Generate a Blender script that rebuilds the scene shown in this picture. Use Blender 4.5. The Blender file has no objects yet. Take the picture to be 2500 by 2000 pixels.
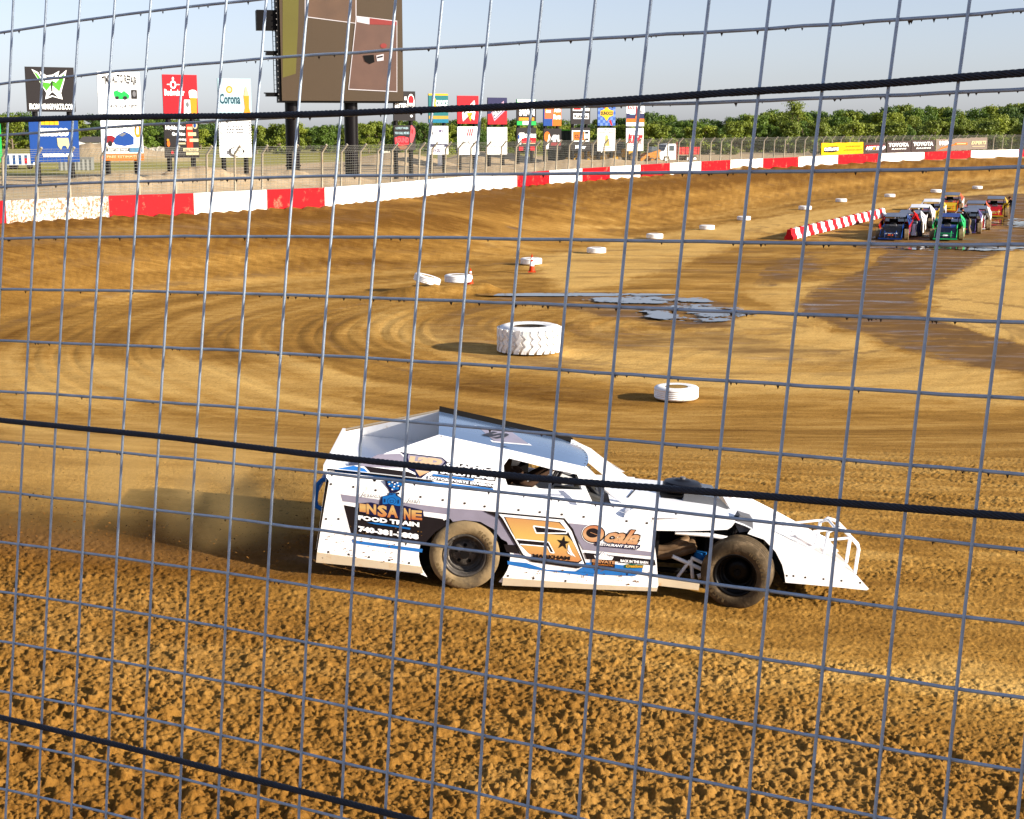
import bpy, math, random
import numpy as np
from mathutils import Vector, Matrix
from mathutils.geometry import tessellate_polygon
random.seed(7); RNG=np.random.default_rng(7)
scene=bpy.context.scene
# ---------------------------------------------------------------- camera
FPX=3700.0; H=4.55; PIT=math.atan(685/FPX)
cam_d=bpy.data.cameras.new('camera'); cam=bpy.data.objects.new('camera',cam_d)
scene.collection.objects.link(cam); scene.camera=cam
cam.location=(0,0,H); cam.rotation_euler=(math.pi/2-PIT,0,0)
cam_d.sensor_fit='HORIZONTAL'; cam_d.sensor_width=36; cam_d.lens=36*FPX/2500
cam_d.clip_start=0.1; cam_d.clip_end=9000
scene.render.resolution_x=1024; scene.render.resolution_y=819
# ---------------------------------------------------------------- sky, sun, exposure
SUN_EL=math.radians(18.3); SUN_AZ=math.radians(115)      # azimuth clockwise from +Y
w=bpy.data.worlds.new('World'); scene.world=w; w.use_nodes=True
nt=w.node_tree; bg=nt.nodes['Background']
sky=nt.nodes.new('ShaderNodeTexSky'); sky.sky_type='NISHITA'; sky.sun_disc=False
sky.sun_elevation=SUN_EL; sky.sun_rotation=SUN_AZ; sky.air_density=1.0; sky.dust_density=0.7; sky.ozone_density=1.0
hsv=nt.nodes.new('ShaderNodeHueSaturation'); hsv.inputs['Saturation'].default_value=0.50; hsv.inputs['Value'].default_value=1.0
tint=nt.nodes.new('ShaderNodeMix'); tint.data_type='RGBA'; tint.blend_type='MULTIPLY'; tint.inputs['Factor'].default_value=1; tint.inputs['B'].default_value=(.90,.97,1.22,1)
nt.links.new(sky.outputs[0],hsv.inputs['Color']); nt.links.new(hsv.outputs[0],tint.inputs['A']); nt.links.new(tint.outputs['Result'],bg.inputs['Color'])
bg.inputs['Strength'].default_value=0.071
sd=bpy.data.lights.new('sun','SUN'); sun=bpy.data.objects.new('sun',sd); scene.collection.objects.link(sun)
sd.energy=5.0; sd.angle=math.radians(0.5); sd.color=(1.0,0.90,0.76)
sv=Vector((math.sin(SUN_AZ)*math.cos(SUN_EL),math.cos(SUN_AZ)*math.cos(SUN_EL),math.sin(SUN_EL)))
sun.rotation_euler=sv.to_track_quat('Z','Y').to_euler(); sun.location=(20,-10,30)
scene.view_settings.view_transform='Standard'; scene.view_settings.look='None'
scene.view_settings.gamma=1; scene.view_settings.exposure=1.12
# ---------------------------------------------------------------- rays
CO=Vector((0,0,H)); sP,cP=math.sin(PIT),math.cos(PIT)
def ray(px,py):
    px=float(px);py=float(py);x=(px-1250)/FPX; y=-(py-1000)/FPX
    return Vector((x,cP+y*sP,-sP+y*cP)).normalized()
# ---------------------------------------------------------------- noise (numpy)
def vnoise(x,y,seed=0):
    r=np.random.default_rng(seed+101); T=r.random((256,256)).astype(np.float32)
    xi=np.floor(x).astype(np.int64); yi=np.floor(y).astype(np.int64)
    fx=x-xi; fy=y-yi; fx=fx*fx*(3-2*fx); fy=fy*fy*(3-2*fy)
    a=T[yi&255,xi&255]; b=T[yi&255,(xi+1)&255]; c=T[(yi+1)&255,xi&255]; d=T[(yi+1)&255,(xi+1)&255]
    return (a*(1-fx)+b*fx)*(1-fy)+(c*(1-fx)+d*fx)*fy
def fbm(x,y,seed=0,o=4,g=0.5):
    s=0;a=1;t=0
    for k in range(o):
        s=s+a*vnoise(x*2**k+17.3*k,y*2**k+5.1*k,seed+k); t+=a; a*=g
    return s/t
def lumps(x,y,cell,seed,dens=0.8):
    r=np.random.default_rng(seed+55); J=r.random((128,128,4))
    gx=x/cell; gy=y/cell; ix=np.floor(gx).astype(np.int64); iy=np.floor(gy).astype(np.int64)
    best=np.zeros_like(x)
    for dx in (-1,0,1):
        for dy in (-1,0,1):
            cx=ix+dx; cy=iy+dy; j=J[cy&127,cx&127]
            px=cx+j[...,0]; py=cy+j[...,1]
            rad=np.where(j[...,3]<dens,0.30+0.50*j[...,2]**2,0.0)
            d2=((gx-px)**2+((gy-py)*(0.8+0.6*j[...,3]))**2)
            d_=np.sqrt(d2); h=np.where(rad>0,np.clip(2.6*(1-d_/np.maximum(rad,1e-3)),0,1),0)*rad*(.45+.35*j[...,3])*(1-.25*np.clip(d_/np.maximum(rad,1e-3),0,1))
            best=np.maximum(best,h)
    return best*cell
def sm(t):
    t=np.clip(t,0,1); return t*t*(3-2*t)
# ---------------------------------------------------------------- terrain
def z0hit(px,py,z=0.0):
    d=ray(px,py); t=(z-H)/d.z; return CO+d*float(t)
WALL_PX=[(-900,610),(-400,584),(-150,566),(0,553),(266,536),(474,527.6),(652,516),(793,509),(918,497.5),(1060,481),(1152,471),(1262,462),(1341,452.5),(1489,440),(1635,428),(1800,416.5),(1948,408),(2043,402),(2147,396),(2256,391),(2370,386.6),(2488,382.8),(2700,377),(3000,371)]
WALL=[z0hit(a,b) for a,b in WALL_PX]; WALL=[(p.x,p.y) for p in WALL]
def walldist(x,y):
    best=np.full(np.shape(x),1e9); side=np.zeros(np.shape(x)); arc=np.zeros(np.shape(x)); s0=0
    for (ax,ay),(bx,by) in zip(WALL[:-1],WALL[1:]):
        ux,uy=bx-ax,by-ay; L=math.hypot(ux,uy); ux/=L; uy/=L
        t=np.clip((x-ax)*ux+(y-ay)*uy,0,L); dx=x-(ax+t*ux); dy=y-(ay+t*uy); d=np.hypot(dx,dy)
        s=dx*uy-dy*ux     # >0 : right of path = inside (camera side)
        m=d<best; best=np.where(m,d,best); side=np.where(m,np.sign(s),side); arc=np.where(m,s0+t,arc); s0+=L
    return best*np.where(side>0,1,-1),arc
INF=-2.2
def base_z(x,y,D=None):
    x=np.asarray(x,float); y=np.asarray(y,float)
    if D is None: D,_=walldist(x,y)
    near=1-sm((y-16.5)/20); far=1-sm((D-0.5)/14)
    z=INF*(1-np.clip(near+far,0,1))
    return z-0.075*np.clip(x,-9,9)*(1-sm((y-18)/14))
def gnd(px,py):
    d=ray(px,py); ts=np.concatenate([np.linspace(5,60,400),np.geomspace(60.2,700,900)])
    P=np.array(CO)[None,:]+ts[:,None]*np.array(d)[None,:]
    dz=P[:,2]-base_z(P[:,0],P[:,1]); k=np.argmax(dz<0)
    if dz[k]>=0: return z0hit(px,py)
    a=dz[k-1]/(dz[k-1]-dz[k]); t=ts[k-1]+a*(ts[k]-ts[k-1]); return CO+d*float(t)
# ---------------------------------------------------------------- materials
MATS={}
def lin(c):
    return tuple((v/255/12.92 if v/255<=0.04045 else ((v/255+0.055)/1.055)**2.4) for v in c)
def mat(name,col=(.5,.5,.5),rough=.6,metal=0,var=.12,scale=6,bump=0,bscale=60,dirt=0,dirtcol=(.30,.17,.07),dscale=3,spec=.5,coat=0,emit=None,es=1):
    if name in MATS: return MATS[name]
    m=bpy.data.materials.new(name); m.use_nodes=True; t=m.node_tree; b=t.nodes['Principled BSDF']; N=t.nodes.new; L=t.links.new
    b.inputs['Roughness'].default_value=rough; b.inputs['Metallic'].default_value=metal; b.inputs['Specular IOR Level'].default_value=spec
    if coat: b.inputs['Coat Weight'].default_value=coat; b.inputs['Coat Roughness'].default_value=.12
    tc=N('ShaderNodeTexCoord'); no=N('ShaderNodeTexNoise'); no.inputs['Scale'].default_value=scale; no.inputs['Detail'].default_value=5
    L(tc.outputs['Object'],no.inputs['Vector'])
    mr=N('ShaderNodeMapRange'); mr.inputs['From Min'].default_value=.3; mr.inputs['From Max'].default_value=.7
    mr.inputs['To Min'].default_value=1-var; mr.inputs['To Max'].default_value=1+var*.5; L(no.outputs['Fac'],mr.inputs['Value'])
    mx=N('ShaderNodeMix'); mx.data_type='RGBA'; mx.blend_type='MULTIPLY'; mx.inputs['Factor'].default_value=1
    mx.inputs['A'].default_value=(*col,1); L(mr.outputs[0],mx.inputs['B']); out=mx.outputs['Result']
    if dirt:
        n2=N('ShaderNodeTexNoise'); n2.inputs['Scale'].default_value=dscale; n2.inputs['Detail'].default_value=9; n2.inputs['Roughness'].default_value=.72
        L(tc.outputs['Object'],n2.inputs['Vector'])
        r2=N('ShaderNodeMapRange'); r2.inputs['From Min'].default_value=.62-dirt*.3; r2.inputs['From Max'].default_value=.80-dirt*.3; L(n2.outputs['Fac'],r2.inputs['Value'])
        m2=N('ShaderNodeMix'); m2.data_type='RGBA'; L(r2.outputs[0],m2.inputs['Factor']); L(out,m2.inputs['A']); m2.inputs['B'].default_value=(*dirtcol,1); out=m2.outputs['Result']
    L(out,b.inputs['Base Color'])
    if bump:
        n3=N('ShaderNodeTexNoise'); n3.inputs['Scale'].default_value=bscale; n3.inputs['Detail'].default_value=4; L(tc.outputs['Object'],n3.inputs['Vector'])
        bp=N('ShaderNodeBump'); bp.inputs['Strength'].default_value=bump; bp.inputs['Distance'].default_value=.01; L(n3.outputs['Fac'],bp.inputs['Height']); L(bp.outputs[0],b.inputs['Normal'])
    if emit: b.inputs['Emission Color'].default_value=(*emit,1); b.inputs['Emission Strength'].default_value=es
    MATS[name]=m; return m
def cm(name,rgb,**k):
    if min(rgb)>195: return mat(name,lin(rgb),**k)
    L=lin(rgb); mn=min(L); c=tuple((v-mn*.45)*.60 for v in L) if max(rgb)-min(rgb)>70 else tuple(v*.55 for v in L)
    k.setdefault('spec',.12)
    return mat(name,c,**k)
# ---------------------------------------------------------------- mesh builder
class MB:
    def __init__(s): s.v=[];s.f=[];s.m=[];s.mats=[];s.smooth=[]
    def mi(s,m):
        if m not in s.mats: s.mats.append(m)
        return s.mats.index(m)
    def add(s,vs,fs,m,smooth=False):
        o=len(s.v); s.v+= [tuple(v) for v in vs]; k=s.mi(m)
        for f in fs: s.f.append([i+o for i in f]); s.m.append(k); s.smooth.append(smooth)
    def box(s,x0,x1,y0,y1,z0,z1,m,M=None,taper=None):
        vs=[(x,y,z) for z in (z0,z1) for y in (y0,y1) for x in (x0,x1)]
        if taper: # scale top about centre
            cx,cy=(x0+x1)/2,(y0+y1)/2; vs=[(cx+(x-cx)*taper,cy+(y-cy)*taper,z) if z==z1 else (x,y,z) for x,y,z in vs]
        if M: vs=[M@Vector(v) for v in vs]
        s.add(vs,[(0,2,3,1),(4,5,7,6),(0,1,5,4),(2,6,7,3),(0,4,6,2),(1,3,7,5)],m)
    def tube(s,pts,r,m,n=8,caps=True,smooth=True):
        P=[Vector(p) for p in pts]; rs=r if isinstance(r,(list,tuple)) else [r]*len(P); vs=[];fs=[]
        up=None
        for i,p in enumerate(P):
            d=(P[min(i+1,len(P)-1)]-P[max(i-1,0)]).normalized()
            if up is None: up=d.orthogonal().normalized()
            up=(up-d*up.dot(d)).normalized(); q=d.cross(up)
            for k in range(n):
                a=2*math.pi*k/n; vs.append(p+rs[i]*(math.cos(a)*up+math.sin(a)*q))
        for i in range(len(P)-1):
            for k in range(n): fs.append((i*n+k,i*n+(k+1)%n,(i+1)*n+(k+1)%n,(i+1)*n+k))
        s.add(vs,fs,m,smooth)
        if caps: s.add(vs[:n],[tuple(range(n-1,-1,-1))],m); s.add(vs[-n:],[tuple(range(n))],m)
    def lathe(s,prof,m,n=32,M=None,axis='Z',smooth=True,closed=False):
        vs=[];fs=[]
        for (r,h) in prof:
            for k in range(n):
                a=2*math.pi*k/n; c,d=r*math.cos(a),r*math.sin(a)
                v=(c,d,h) if axis=='Z' else (c,h,d)
                vs.append(M@Vector(v) if M else v)
        R=len(prof)
        for i in range(R if closed else R-1):
            j=(i+1)%R
            for k in range(n):
                f=(i*n+k,i*n+(k+1)%n,j*n+(k+1)%n,j*n+k); fs.append(f if axis=='Z' else f[::-1])
        s.add(vs,fs,m,smooth)
    def disc(s,c,r,m,nrm='-Y',n=16):
        x,y,z=c
        s.add([(x+r*math.cos(2*math.pi*k/n),y,z+r*math.sin(2*math.pi*k/n)) for k in range(n)],[tuple(range(n))],m)
    def prism(s,poly,y0,y1,m,M=None,holes=()):
        # polygon in XZ extruded in Y ; y0,y1 numbers or functions of (x,z)
        loops=[list(poly)]+[list(h) for h in holes]; flat=[p for l in loops for p in l]
        f0=y0 if callable(y0) else (lambda x,z:y0); f1=y1 if callable(y1) else (lambda x,z:y1)
        A=[Vector((x,f0(x,z),z)) for x,z in flat]; B=[Vector((x,f1(x,z),z)) for x,z in flat]
        tri=tessellate_polygon([[Vector((x,z,0)) for x,z in l] for l in loops]); n=len(flat)
        vs=A+B
        if M: vs=[M@v for v in vs]
        fs=[tuple(t) for t in tri]+[tuple(i+n for i in t[::-1]) for t in tri]; o=0
        for l in loops:
            k=len(l)
            for i in range(k): fs.append((o+i,o+(i+1)%k,o+(i+1)%k+n,o+i+n))
            o+=k
        s.add(vs,fs,m)
    def build(s,name,parent=None,loc=None,rot=None):
        me=bpy.data.meshes.new(name); me.from_pydata([tuple(v) for v in s.v],[],s.f)
        for m in s.mats: me.materials.append(m)
        me.polygons.foreach_set('material_index',s.m); me.polygons.foreach_set('use_smooth',s.smooth); me.update()
        o=bpy.data.objects.new(name,me); scene.collection.objects.link(o)
        if parent: o.parent=parent
        if loc is not None: o.location=loc
        if rot is not None: o.rotation_euler=rot
        return o
def tag(o,label=None,cat=None,group=None,kind=None):
    if label: o['label']=label
    if cat: o['category']=cat
    if group: o['group']=group
    if kind: o['kind']=kind
    return o
def empty(name,M,label=None,cat=None,group=None):
    o=bpy.data.objects.new(name,None); scene.collection.objects.link(o); o.empty_display_size=.3
    o.matrix_world=M if isinstance(M,Matrix) else Matrix.Translation(M)
    return tag(o,label,cat,group)
def kids(o): return [c for c in scene.collection.objects if c.parent==o]
def copy_tree(o,parent=None):
    c=o.copy(); scene.collection.objects.link(c)
    if parent: c.parent=parent; c.matrix_parent_inverse=o.matrix_parent_inverse.copy()
    for ch in kids(o): copy_tree(ch,c)
    return c
# ---------------------------------------------------------------- text
TC={}
def textgeo(s,bold=0.0,res=2):
    k=(s,bold)
    if k in TC: return TC[k]
    cu=bpy.data.curves.new('txt','FONT'); cu.body=s; cu.size=1; cu.offset=bold; cu.resolution_u=res; cu.fill_mode='FRONT'
    o=bpy.data.objects.new('txt',cu); scene.collection.objects.link(o); bpy.context.view_layer.update()
    dg=bpy.context.evaluated_depsgraph_get(); me=bpy.data.meshes.new_from_object(o.evaluated_get(dg))
    vs=np.array([v.co[:2] for v in me.vertices]) if len(me.vertices) else np.zeros((0,2)); fs=[tuple(p.vertices) for p in me.polygons]
    bpy.data.objects.remove(o); bpy.data.curves.remove(cu); bpy.data.meshes.remove(me)
    if len(vs):
        mn=vs.min(0); mxx=vs.max(0); vs=(vs-mn)/(mxx-mn)
    TC[k]=(vs,fs); return TC[k]
class Surf:
    """a real surface of one thing; draws flat marks a few mm proud of it. mp(px,py)->(local point on surface)"""
    def __init__(s,mb,mp,out,step): s.mb=mb;s.mp=mp;s.out=Vector(out);s.step=step;s.k=1
    def P(s,a,b): return s.mp(a,b)+s.out*s.step*s.k
    def poly(s,pts,m):
        V=[s.P(a,b) for a,b in pts]; tri=tessellate_polygon([[Vector((a,b,0)) for a,b in pts]])
        s.mb.add(V,[tuple(t) for t in tri],m); s.k+=1
    def text(s,t,bl,br,h,m,bold=.02,shear=0,up=(0,-1),keep=False,arc=0):
        vs,fs=textgeo(t,bold)
        if not len(vs): return
        dx,dy=br[0]-bl[0],br[1]-bl[1]; V=[]
        for u,v in vs:
            a=arc*4*u*(1-u)
            V.append(s.P(bl[0]+dx*u+up[0]*h*v+shear*h*v+up[0]*a,bl[1]+dy*u+up[1]*h*v+up[1]*a))
        s.mb.add(V,fs,m)
        if not keep: s.k+=1
    def rect(s,x0,y0,x1,y1,m): s.poly([(x0,y0),(x1,y0),(x1,y1),(x0,y1)],m)
    def ell(s,cx,cy,rx,ry,m,n=20,a0=0,a1=360):
        s.poly([(cx+rx*math.cos(math.radians(a0+(a1-a0)*k/n)),cy+ry*math.sin(math.radians(a0+(a1-a0)*k/n))) for k in range(n if a1-a0==360 else n+1)],m)
    def line(s,pts,wd,m):
        for (a,b),(c,d) in zip(pts[:-1],pts[1:]):
            L=math.hypot(c-a,d-b) or 1; nx,ny=-(d-b)/L*wd/2,(c-a)/L*wd/2
            V=[s.P(a+nx,b+ny),s.P(c+nx,d+ny),s.P(c-nx,d-ny),s.P(a-nx,b-ny)]; s.mb.add(V,[(0,1,2,3)],m)
        s.k+=1
# ================================================================ SETTING : ground
def build_ground():
    inner=np.linspace(-.50,.50,1120); out=np.geomspace(.52,6,26)
    t=np.concatenate([-out[::-1],inner,out])
    ys=1/np.linspace(1/8.6,1/430,880); far=np.geomspace(450,6000,22)
    ny=np.array([-300,-120,-50,-20,-5,2,5,7,8.0]); Y=np.concatenate([ny,ys,far])
    TT,YY=np.meshgrid(t,Y); W=np.where(YY>8.6,YY,8.6+np.maximum(0,8.6-YY)*.6)
    XX=TT*W
    D,A=walldist(XX,YY); Z=base_z(XX,YY,D)
    inside=sm((D+.1)/.3)
    X,Yv=XX,YY
    # --- relief
    thr=14.1-0.36*X+1.0*(fbm(X*.5,Yv*.5,3)-.5)
    clod=sm((thr-Yv)/2.2)
    n1=fbm(X*.9,Yv*.9,11)
    vis=(Yv<60)&(Yv>8)
    big=np.zeros_like(X); med=np.zeros_like(X); fine=np.zeros_like(X)
    wx=X+.05*(vnoise(X*9,Yv*9,5)-.5); wy=Yv+.05*(vnoise(X*9,Yv*9,6)-.5)
    big[vis]=lumps(wx[vis],wy[vis],.10,1,.30); med[vis]=lumps(wx[vis]+3,wy[vis],.050,2,.55); fine[vis]=lumps(wx[vis],wy[vis]+9,.033,4,.65)
    gr_=np.zeros_like(X); gr_[vis]=fbm(X[vis]*34,Yv[vis]*30,77,2,.7)-.5
    rel=.88*clod*(big*(.65+.75*sm((12.6-Yv)/2.5))*(.4+n1)+med*1.25*(.4+1.2*fbm(X*1.6,Yv*1.6,88))+fine*1.35+.05*(fbm(X*2.5,Yv*2.5,8)-.5)+.030*gr_)
    # crumbs on the racing groove beyond the car
    mid=(1-clod)*sm((33-Yv)/11)
    crumb=sm((fbm(X*.28+3,Yv*.8,21)-.42)/.18)
    crumb=(.30+.70*crumb)*(sm((X+2.2)/2.5)*.9+.1)+.08
    rel+=mid*crumb*(big*.5*(fbm(X*2,Yv*2,31)>.53)+med*.75+fine*.9)+mid*fine*.25+mid*.014*gr_
    rel+=(1-clod)*sm((26-Yv)/6)*.012*(fbm(X*2.2,Yv*9,13)-.5)
    # tyre ruts / berms of the infield, running with the track
    cc=gnd(1760,800); rx_,ry_=X-cc.x,(Yv-cc.y)*.95; ringR=np.hypot(rx_,ry_); ringA=np.arctan2(ry_,-rx_); fw_=sm((Yv-85)/35); q_=ringR*(1-fw_)+(D+20)*fw_; s_=ringA*18*(1-fw_)+A*.6*fw_
    far_m=sm((Yv-30)/15)*inside
    rel+=far_m*(.10*(fbm(D*.35,A*.03,41)-.5)+.05*(fbm(D*1.3,A*.06,42)-.5))
    gro=sm((fbm(q_*.55,s_*.035,401,3)-.35)/.25)*sm((Yv-24)/12)*(1-fw_)*inside*sm((cc.x+3-X)/9)
    rel+=gro*(.05*(fbm(q_*2.4,s_*.05,402,3)-.5)+.022*np.abs(np.sin(q_*5.5+3*fbm(s_*.12,q_*.2,403)))-.01)
    rel+=inside*.20*np.exp(-(D/.9)**2)*(.5+fbm(A*.37,D*.7,44,5,.7))          # thrown dirt against the wall
    rel+=(1-inside)*sm((430-Yv)/200)*.3*(fbm(X*.12,Yv*.12,46)-.4)*sm(-D/4)
    # mounds: px centre, radius m, height m
    def mound(px,py,r,h,z=None,sx=1):
        nonlocal rel
        c=gnd(px,py) if z is None else z0hit(px,py,z); d=np.hypot((X-c.x)/sx,(Yv-c.y))/r
        rel=rel+h*np.clip(1-d*d,0,1)**1.3*(.6+.8*fbm(X*1.2/r*2,Yv*1.2/r*2,51+int(px)))
    mound(1030,719,1.7,.34,sx=1.3); mound(1120,712,1.5,.20,sx=1.2); mound(1180,712,1.2,.2)
    mound(300,466,4,1.1,0,2.2); mound(430,458,3,1.0,0,2.4); mound(560,456,3,1.0,0,2.4); mound(700,449,4,1.0,0,2.4); mound(262,392,9,2.6,0,1.5)
    mound(1500,415,5,1.3,0,4); mound(1330,424,4,.9,0,3); mound(1750,403,4,.8,0,3)
    mound(970,404,7,1.6,0,1.2); mound(1200,398,7,1.6,0,1.2)
    # thin cast shadow line, put into the ground as a dark groove across the banking
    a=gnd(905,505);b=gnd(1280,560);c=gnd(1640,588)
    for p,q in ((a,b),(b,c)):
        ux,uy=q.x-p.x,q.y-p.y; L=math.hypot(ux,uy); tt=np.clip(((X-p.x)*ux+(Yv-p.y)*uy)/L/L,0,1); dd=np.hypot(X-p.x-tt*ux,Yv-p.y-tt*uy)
        shadow_line=np.exp(-(dd/.13)**2) if p is a else np.maximum(shadow_line,np.exp(-(dd/.13)**2))
    Z=Z+rel-.05*shadow_line
    # --- surface state
    def pm(pts,soft=1.0,seed=0,z=None):
        Wp=[gnd(a,b) for a,b in pts]; Wp=[(p.x,p.y) for p in Wp]; acc=np.zeros_like(X)
        minx=min(p[0] for p in Wp)-6*soft; maxx=max(p[0] for p in Wp)+6*soft; miny=min(p[1] for p in Wp)-8*soft; maxy=max(p[1] for p in Wp)+8*soft
        sel=(X>minx)&(X<maxx)&(Yv>miny)&(Yv<maxy)
        xs,ysel=X[sel],Yv[sel]; a_=np.zeros_like(xs)
        for k in range(5):
            qx=xs+soft*(2.2*(fbm(xs*.22,ysel*.22,seed+k)-.5)+1.3*(fbm(xs*1.1,ysel*1.1,seed+9)-.5)+.35*math.cos(k*1.3))
            qy=ysel+soft*(4.5*(fbm(xs*.22+9,ysel*.16,seed+20+k)-.5)+2.2*(fbm(xs*.7,ysel*.6,seed+29)-.5)+.8*math.sin(k*1.3))
            c=np.zeros(xs.shape,bool)
            for (x1,y1),(x2,y2) in zip(Wp,Wp[1:]+Wp[:1]):
                cond=((y1>qy)!=(y2>qy)); xx=(x2-x1)*(qy-y1)/((y2-y1) if y2!=y1 else 1e-9)+x1
                c^=cond&(qx<xx)
            a_+=c/5
        acc[sel]=a_; return acc
    qw=q_+1.2*(fbm(X*.12,Yv*.12,301,4)-.5); streak=.6*fbm(qw*.7,s_*.06,61,5,.6)+.4*fbm(qw*2.6,s_*.16,62,4,.6)
    yw=Yv+1.2*(fbm(X*.35,Yv*.35,302,4)-.5); nearst=.40*fbm(yw*1.1+.15*X,X*.22,63,5,.62)+.20*fbm(yw*3.2,X*.7,64,4)+.40*fbm(X*.8,Yv*1.2,65,6,.65)
    wn=sm((34-Yv)/12)
    dry_shade=(1-wn)*streak+wn*nearst
    dry_shade=.50+1.25*(dry_shade-.5)+.5*(fbm(X*.16,Yv*.16,311,6,.65)-.5)
    car_shade=np.clip((-.2-X)/.8,0,1)*np.exp(-(((Yv-15.2+.03*X)/.85)**2)); dry_shade=dry_shade-.8*car_shade  # car's cast shadow painted on leftward by darkening the dirt tone
    dry_shade+=-.35*np.exp(-((D-3)/6)**2)*inside
    dry_shade+=.45*pm([(1300,640),(1500,590),(1800,545),(2100,500),(2500,455),(2500,475),(2200,505),(2000,540),(1850,580),(1500,700),(1380,720)],1,70)
    dry_shade+=.5*pm([(2290,690),(2400,630),(2560,590),(2560,850),(2440,820),(2270,775)],.7,75)
    dry_shade+=.35*pm([(1300,860),(1700,800),(1900,760),(1830,700),(1950,690),(2050,680),(1980,730),(2000,790),(2200,860),(2560,930),(2560,1000),(2200,980),(1700,950),(1350,900)],1,80)
    dry_shade+=.3*pm([(0,880),(300,880),(900,900),(900,960),(0,1000)],1,83)
    dry_shade+=.3*pm([(950,760),(1350,900),(1150,900),(900,800)],.6,85)
    wetp=[(1955,732),(1960,712),(2040,690),(2120,652),(2180,600),(2460,596),(2440,612),(2345,662),(2256,704),(2242,735),(2256,773),(2330,790),(2420,820),(2560,855),(2560,915),(2350,895),(2200,850),(2050,800),(1960,772)]
    wet_shade=.75*pm(wetp,.55,90)
    wet_shade=np.maximum(wet_shade,.8*pm([(2080,600),(2130,570),(2200,530),(2330,480),(2560,470),(2560,560),(2480,600),(2300,612),(2100,612)],.8,95))
    wet_shade=np.maximum(wet_shade,.65*pm([(1850,700),(1880,640),(1990,620),(2010,660),(1930,690)],.6,97))
    wet_shade=np.maximum(wet_shade,.7*pm([(1180,730),(1300,712),(1560,715),(1790,740),(1790,800),(1640,800),(1400,760)],.5,99))
    wet_shade=np.maximum(wet_shade,.42*car_shade)  # same painted car shadow, through the dampness mask
    wet_shade=np.maximum(wet_shade,.45*pm([(1350,840),(1500,800),(1800,810),(2100,870),(2000,900),(1600,860)],1,101))
    wet_shade=np.maximum(wet_shade,.4*pm([(0,560),(650,540),(1000,520),(900,545),(400,585),(0,600)],.7,103))
    wet_shade=np.maximum(wet_shade,.35*sm((fbm(q_*.8,s_*.03,66,4,.6)-.56)/.08)*far_m)
    wet_shade*=.75+.5*fbm(X*.9,Yv*.5,68)
    dry_shade=dry_shade-.5*shadow_line*0
    wet_shade=np.maximum(wet_shade,shadow_line*.9)  # shadow line coloured in through the dampness mask
    clodc=clod*.6
    grass=(1-inside)*sm((-D-58+24*(fbm(X*.05,Yv*.05,71)-.5))/12)
    mc=z0hit(262,392); grass=grass*(1-np.clip(1.5*np.exp(-(((X-mc.x)/14)**2+((Yv-mc.y)/14)**2)),0,1))
    ext=(1-inside)
    n=len(t);R=len(Y)
    V=np.stack([X,Yv,Z],-1).reshape(-1,3).astype(np.float32)
    i=np.arange(R-1)[:,None]*n+np.arange(n-1)[None,:]; F=np.stack([i,i+1,i+n+1,i+n],-1).reshape(-1,4)
    me=bpy.data.meshes.new('dirt_track'); me.vertices.add(len(V)); me.vertices.foreach_set('co',V.ravel())
    me.loops.add(F.size); me.loops.foreach_set('vertex_index',F.ravel().astype(np.int32)); me.polygons.add(len(F))
    me.polygons.foreach_set('loop_start',np.arange(0,F.size,4,dtype=np.int32)); me.polygons.foreach_set('loop_total',np.full(len(F),4,dtype=np.int32))
    me.polygons.foreach_set('use_smooth',np.ones(len(F),bool)); me.update()
    for nm,a in (('dry_shade',dry_shade),('wet_shade',wet_shade),('grass',grass),('clod',clodc),('ext',ext)):
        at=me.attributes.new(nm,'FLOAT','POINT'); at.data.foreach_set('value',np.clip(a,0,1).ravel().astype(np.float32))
    o=bpy.data.objects.new('ground',me); scene.collection.objects.link(o); tag(o,kind='structure')
    # --- material
    m=bpy.data.materials.new('track_dirt'); m.use_nodes=True; T=m.node_tree; N=T.nodes.new; L=T.links.new; b=T.nodes['Principled BSDF']
    def attr(k): a=N('ShaderNodeAttribute'); a.attribute_name=k; return a.outputs['Fac']
    g=N('ShaderNodeNewGeometry')
    def noise(sc,det=5,ro=.6,vec=None,stretch=None):
        n_=N('ShaderNodeTexNoise'); n_.inputs['Scale'].default_value=sc; n_.inputs['Detail'].default_value=det; n_.inputs['Roughness'].default_value=ro
        if stretch:
            mp=N('ShaderNodeMapping'); mp.inputs['Scale'].default_value=stretch; L(g.outputs['Position'],mp.inputs['Vector']); L(mp.outputs[0],n_.inputs['Vector'])
        else: L(g.outputs['Position'],n_.inputs['Vector'])
        return n_.outputs['Fac']
    def mr(v,a,b_,c,d):
        n_=N('ShaderNodeMapRange'); n_.inputs['From Min'].default_value=a; n_.inputs['From Max'].default_value=b_; n_.inputs['To Min'].default_value=c; n_.inputs['To Max'].default_value=d; L(v,n_.inputs['Value']); return n_.outputs[0]
    def mix(f,A,B,mode='MIX'):
        n_=N('ShaderNodeMix'); n_.data_type='RGBA'; n_.blend_type=mode
        for s_,v in (('Factor',f),('A',A),('B',B)):
            if isinstance(v,(int,float)): n_.inputs[s_].default_value=v
            elif isinstance(v,tuple): n_.inputs[s_].default_value=(*v,1)
            else: L(v,n_.inputs[s_])
        return n_.outputs['Result']
    def math_(op,a,b_):
        n_=N('ShaderNodeMath'); n_.operation=op
        for k,v in enumerate((a,b_)):
            if isinstance(v,(int,float)): n_.inputs[k].default_value=v
            else: L(v,n_.inputs[k])
        return n_.outputs[0]
    dry_shade_v=math_('ADD',attr('dry_shade'),mr(noise(2.2,7,.7,stretch=(.35,1.2,1)),.3,.7,-.16,.16))
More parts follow.
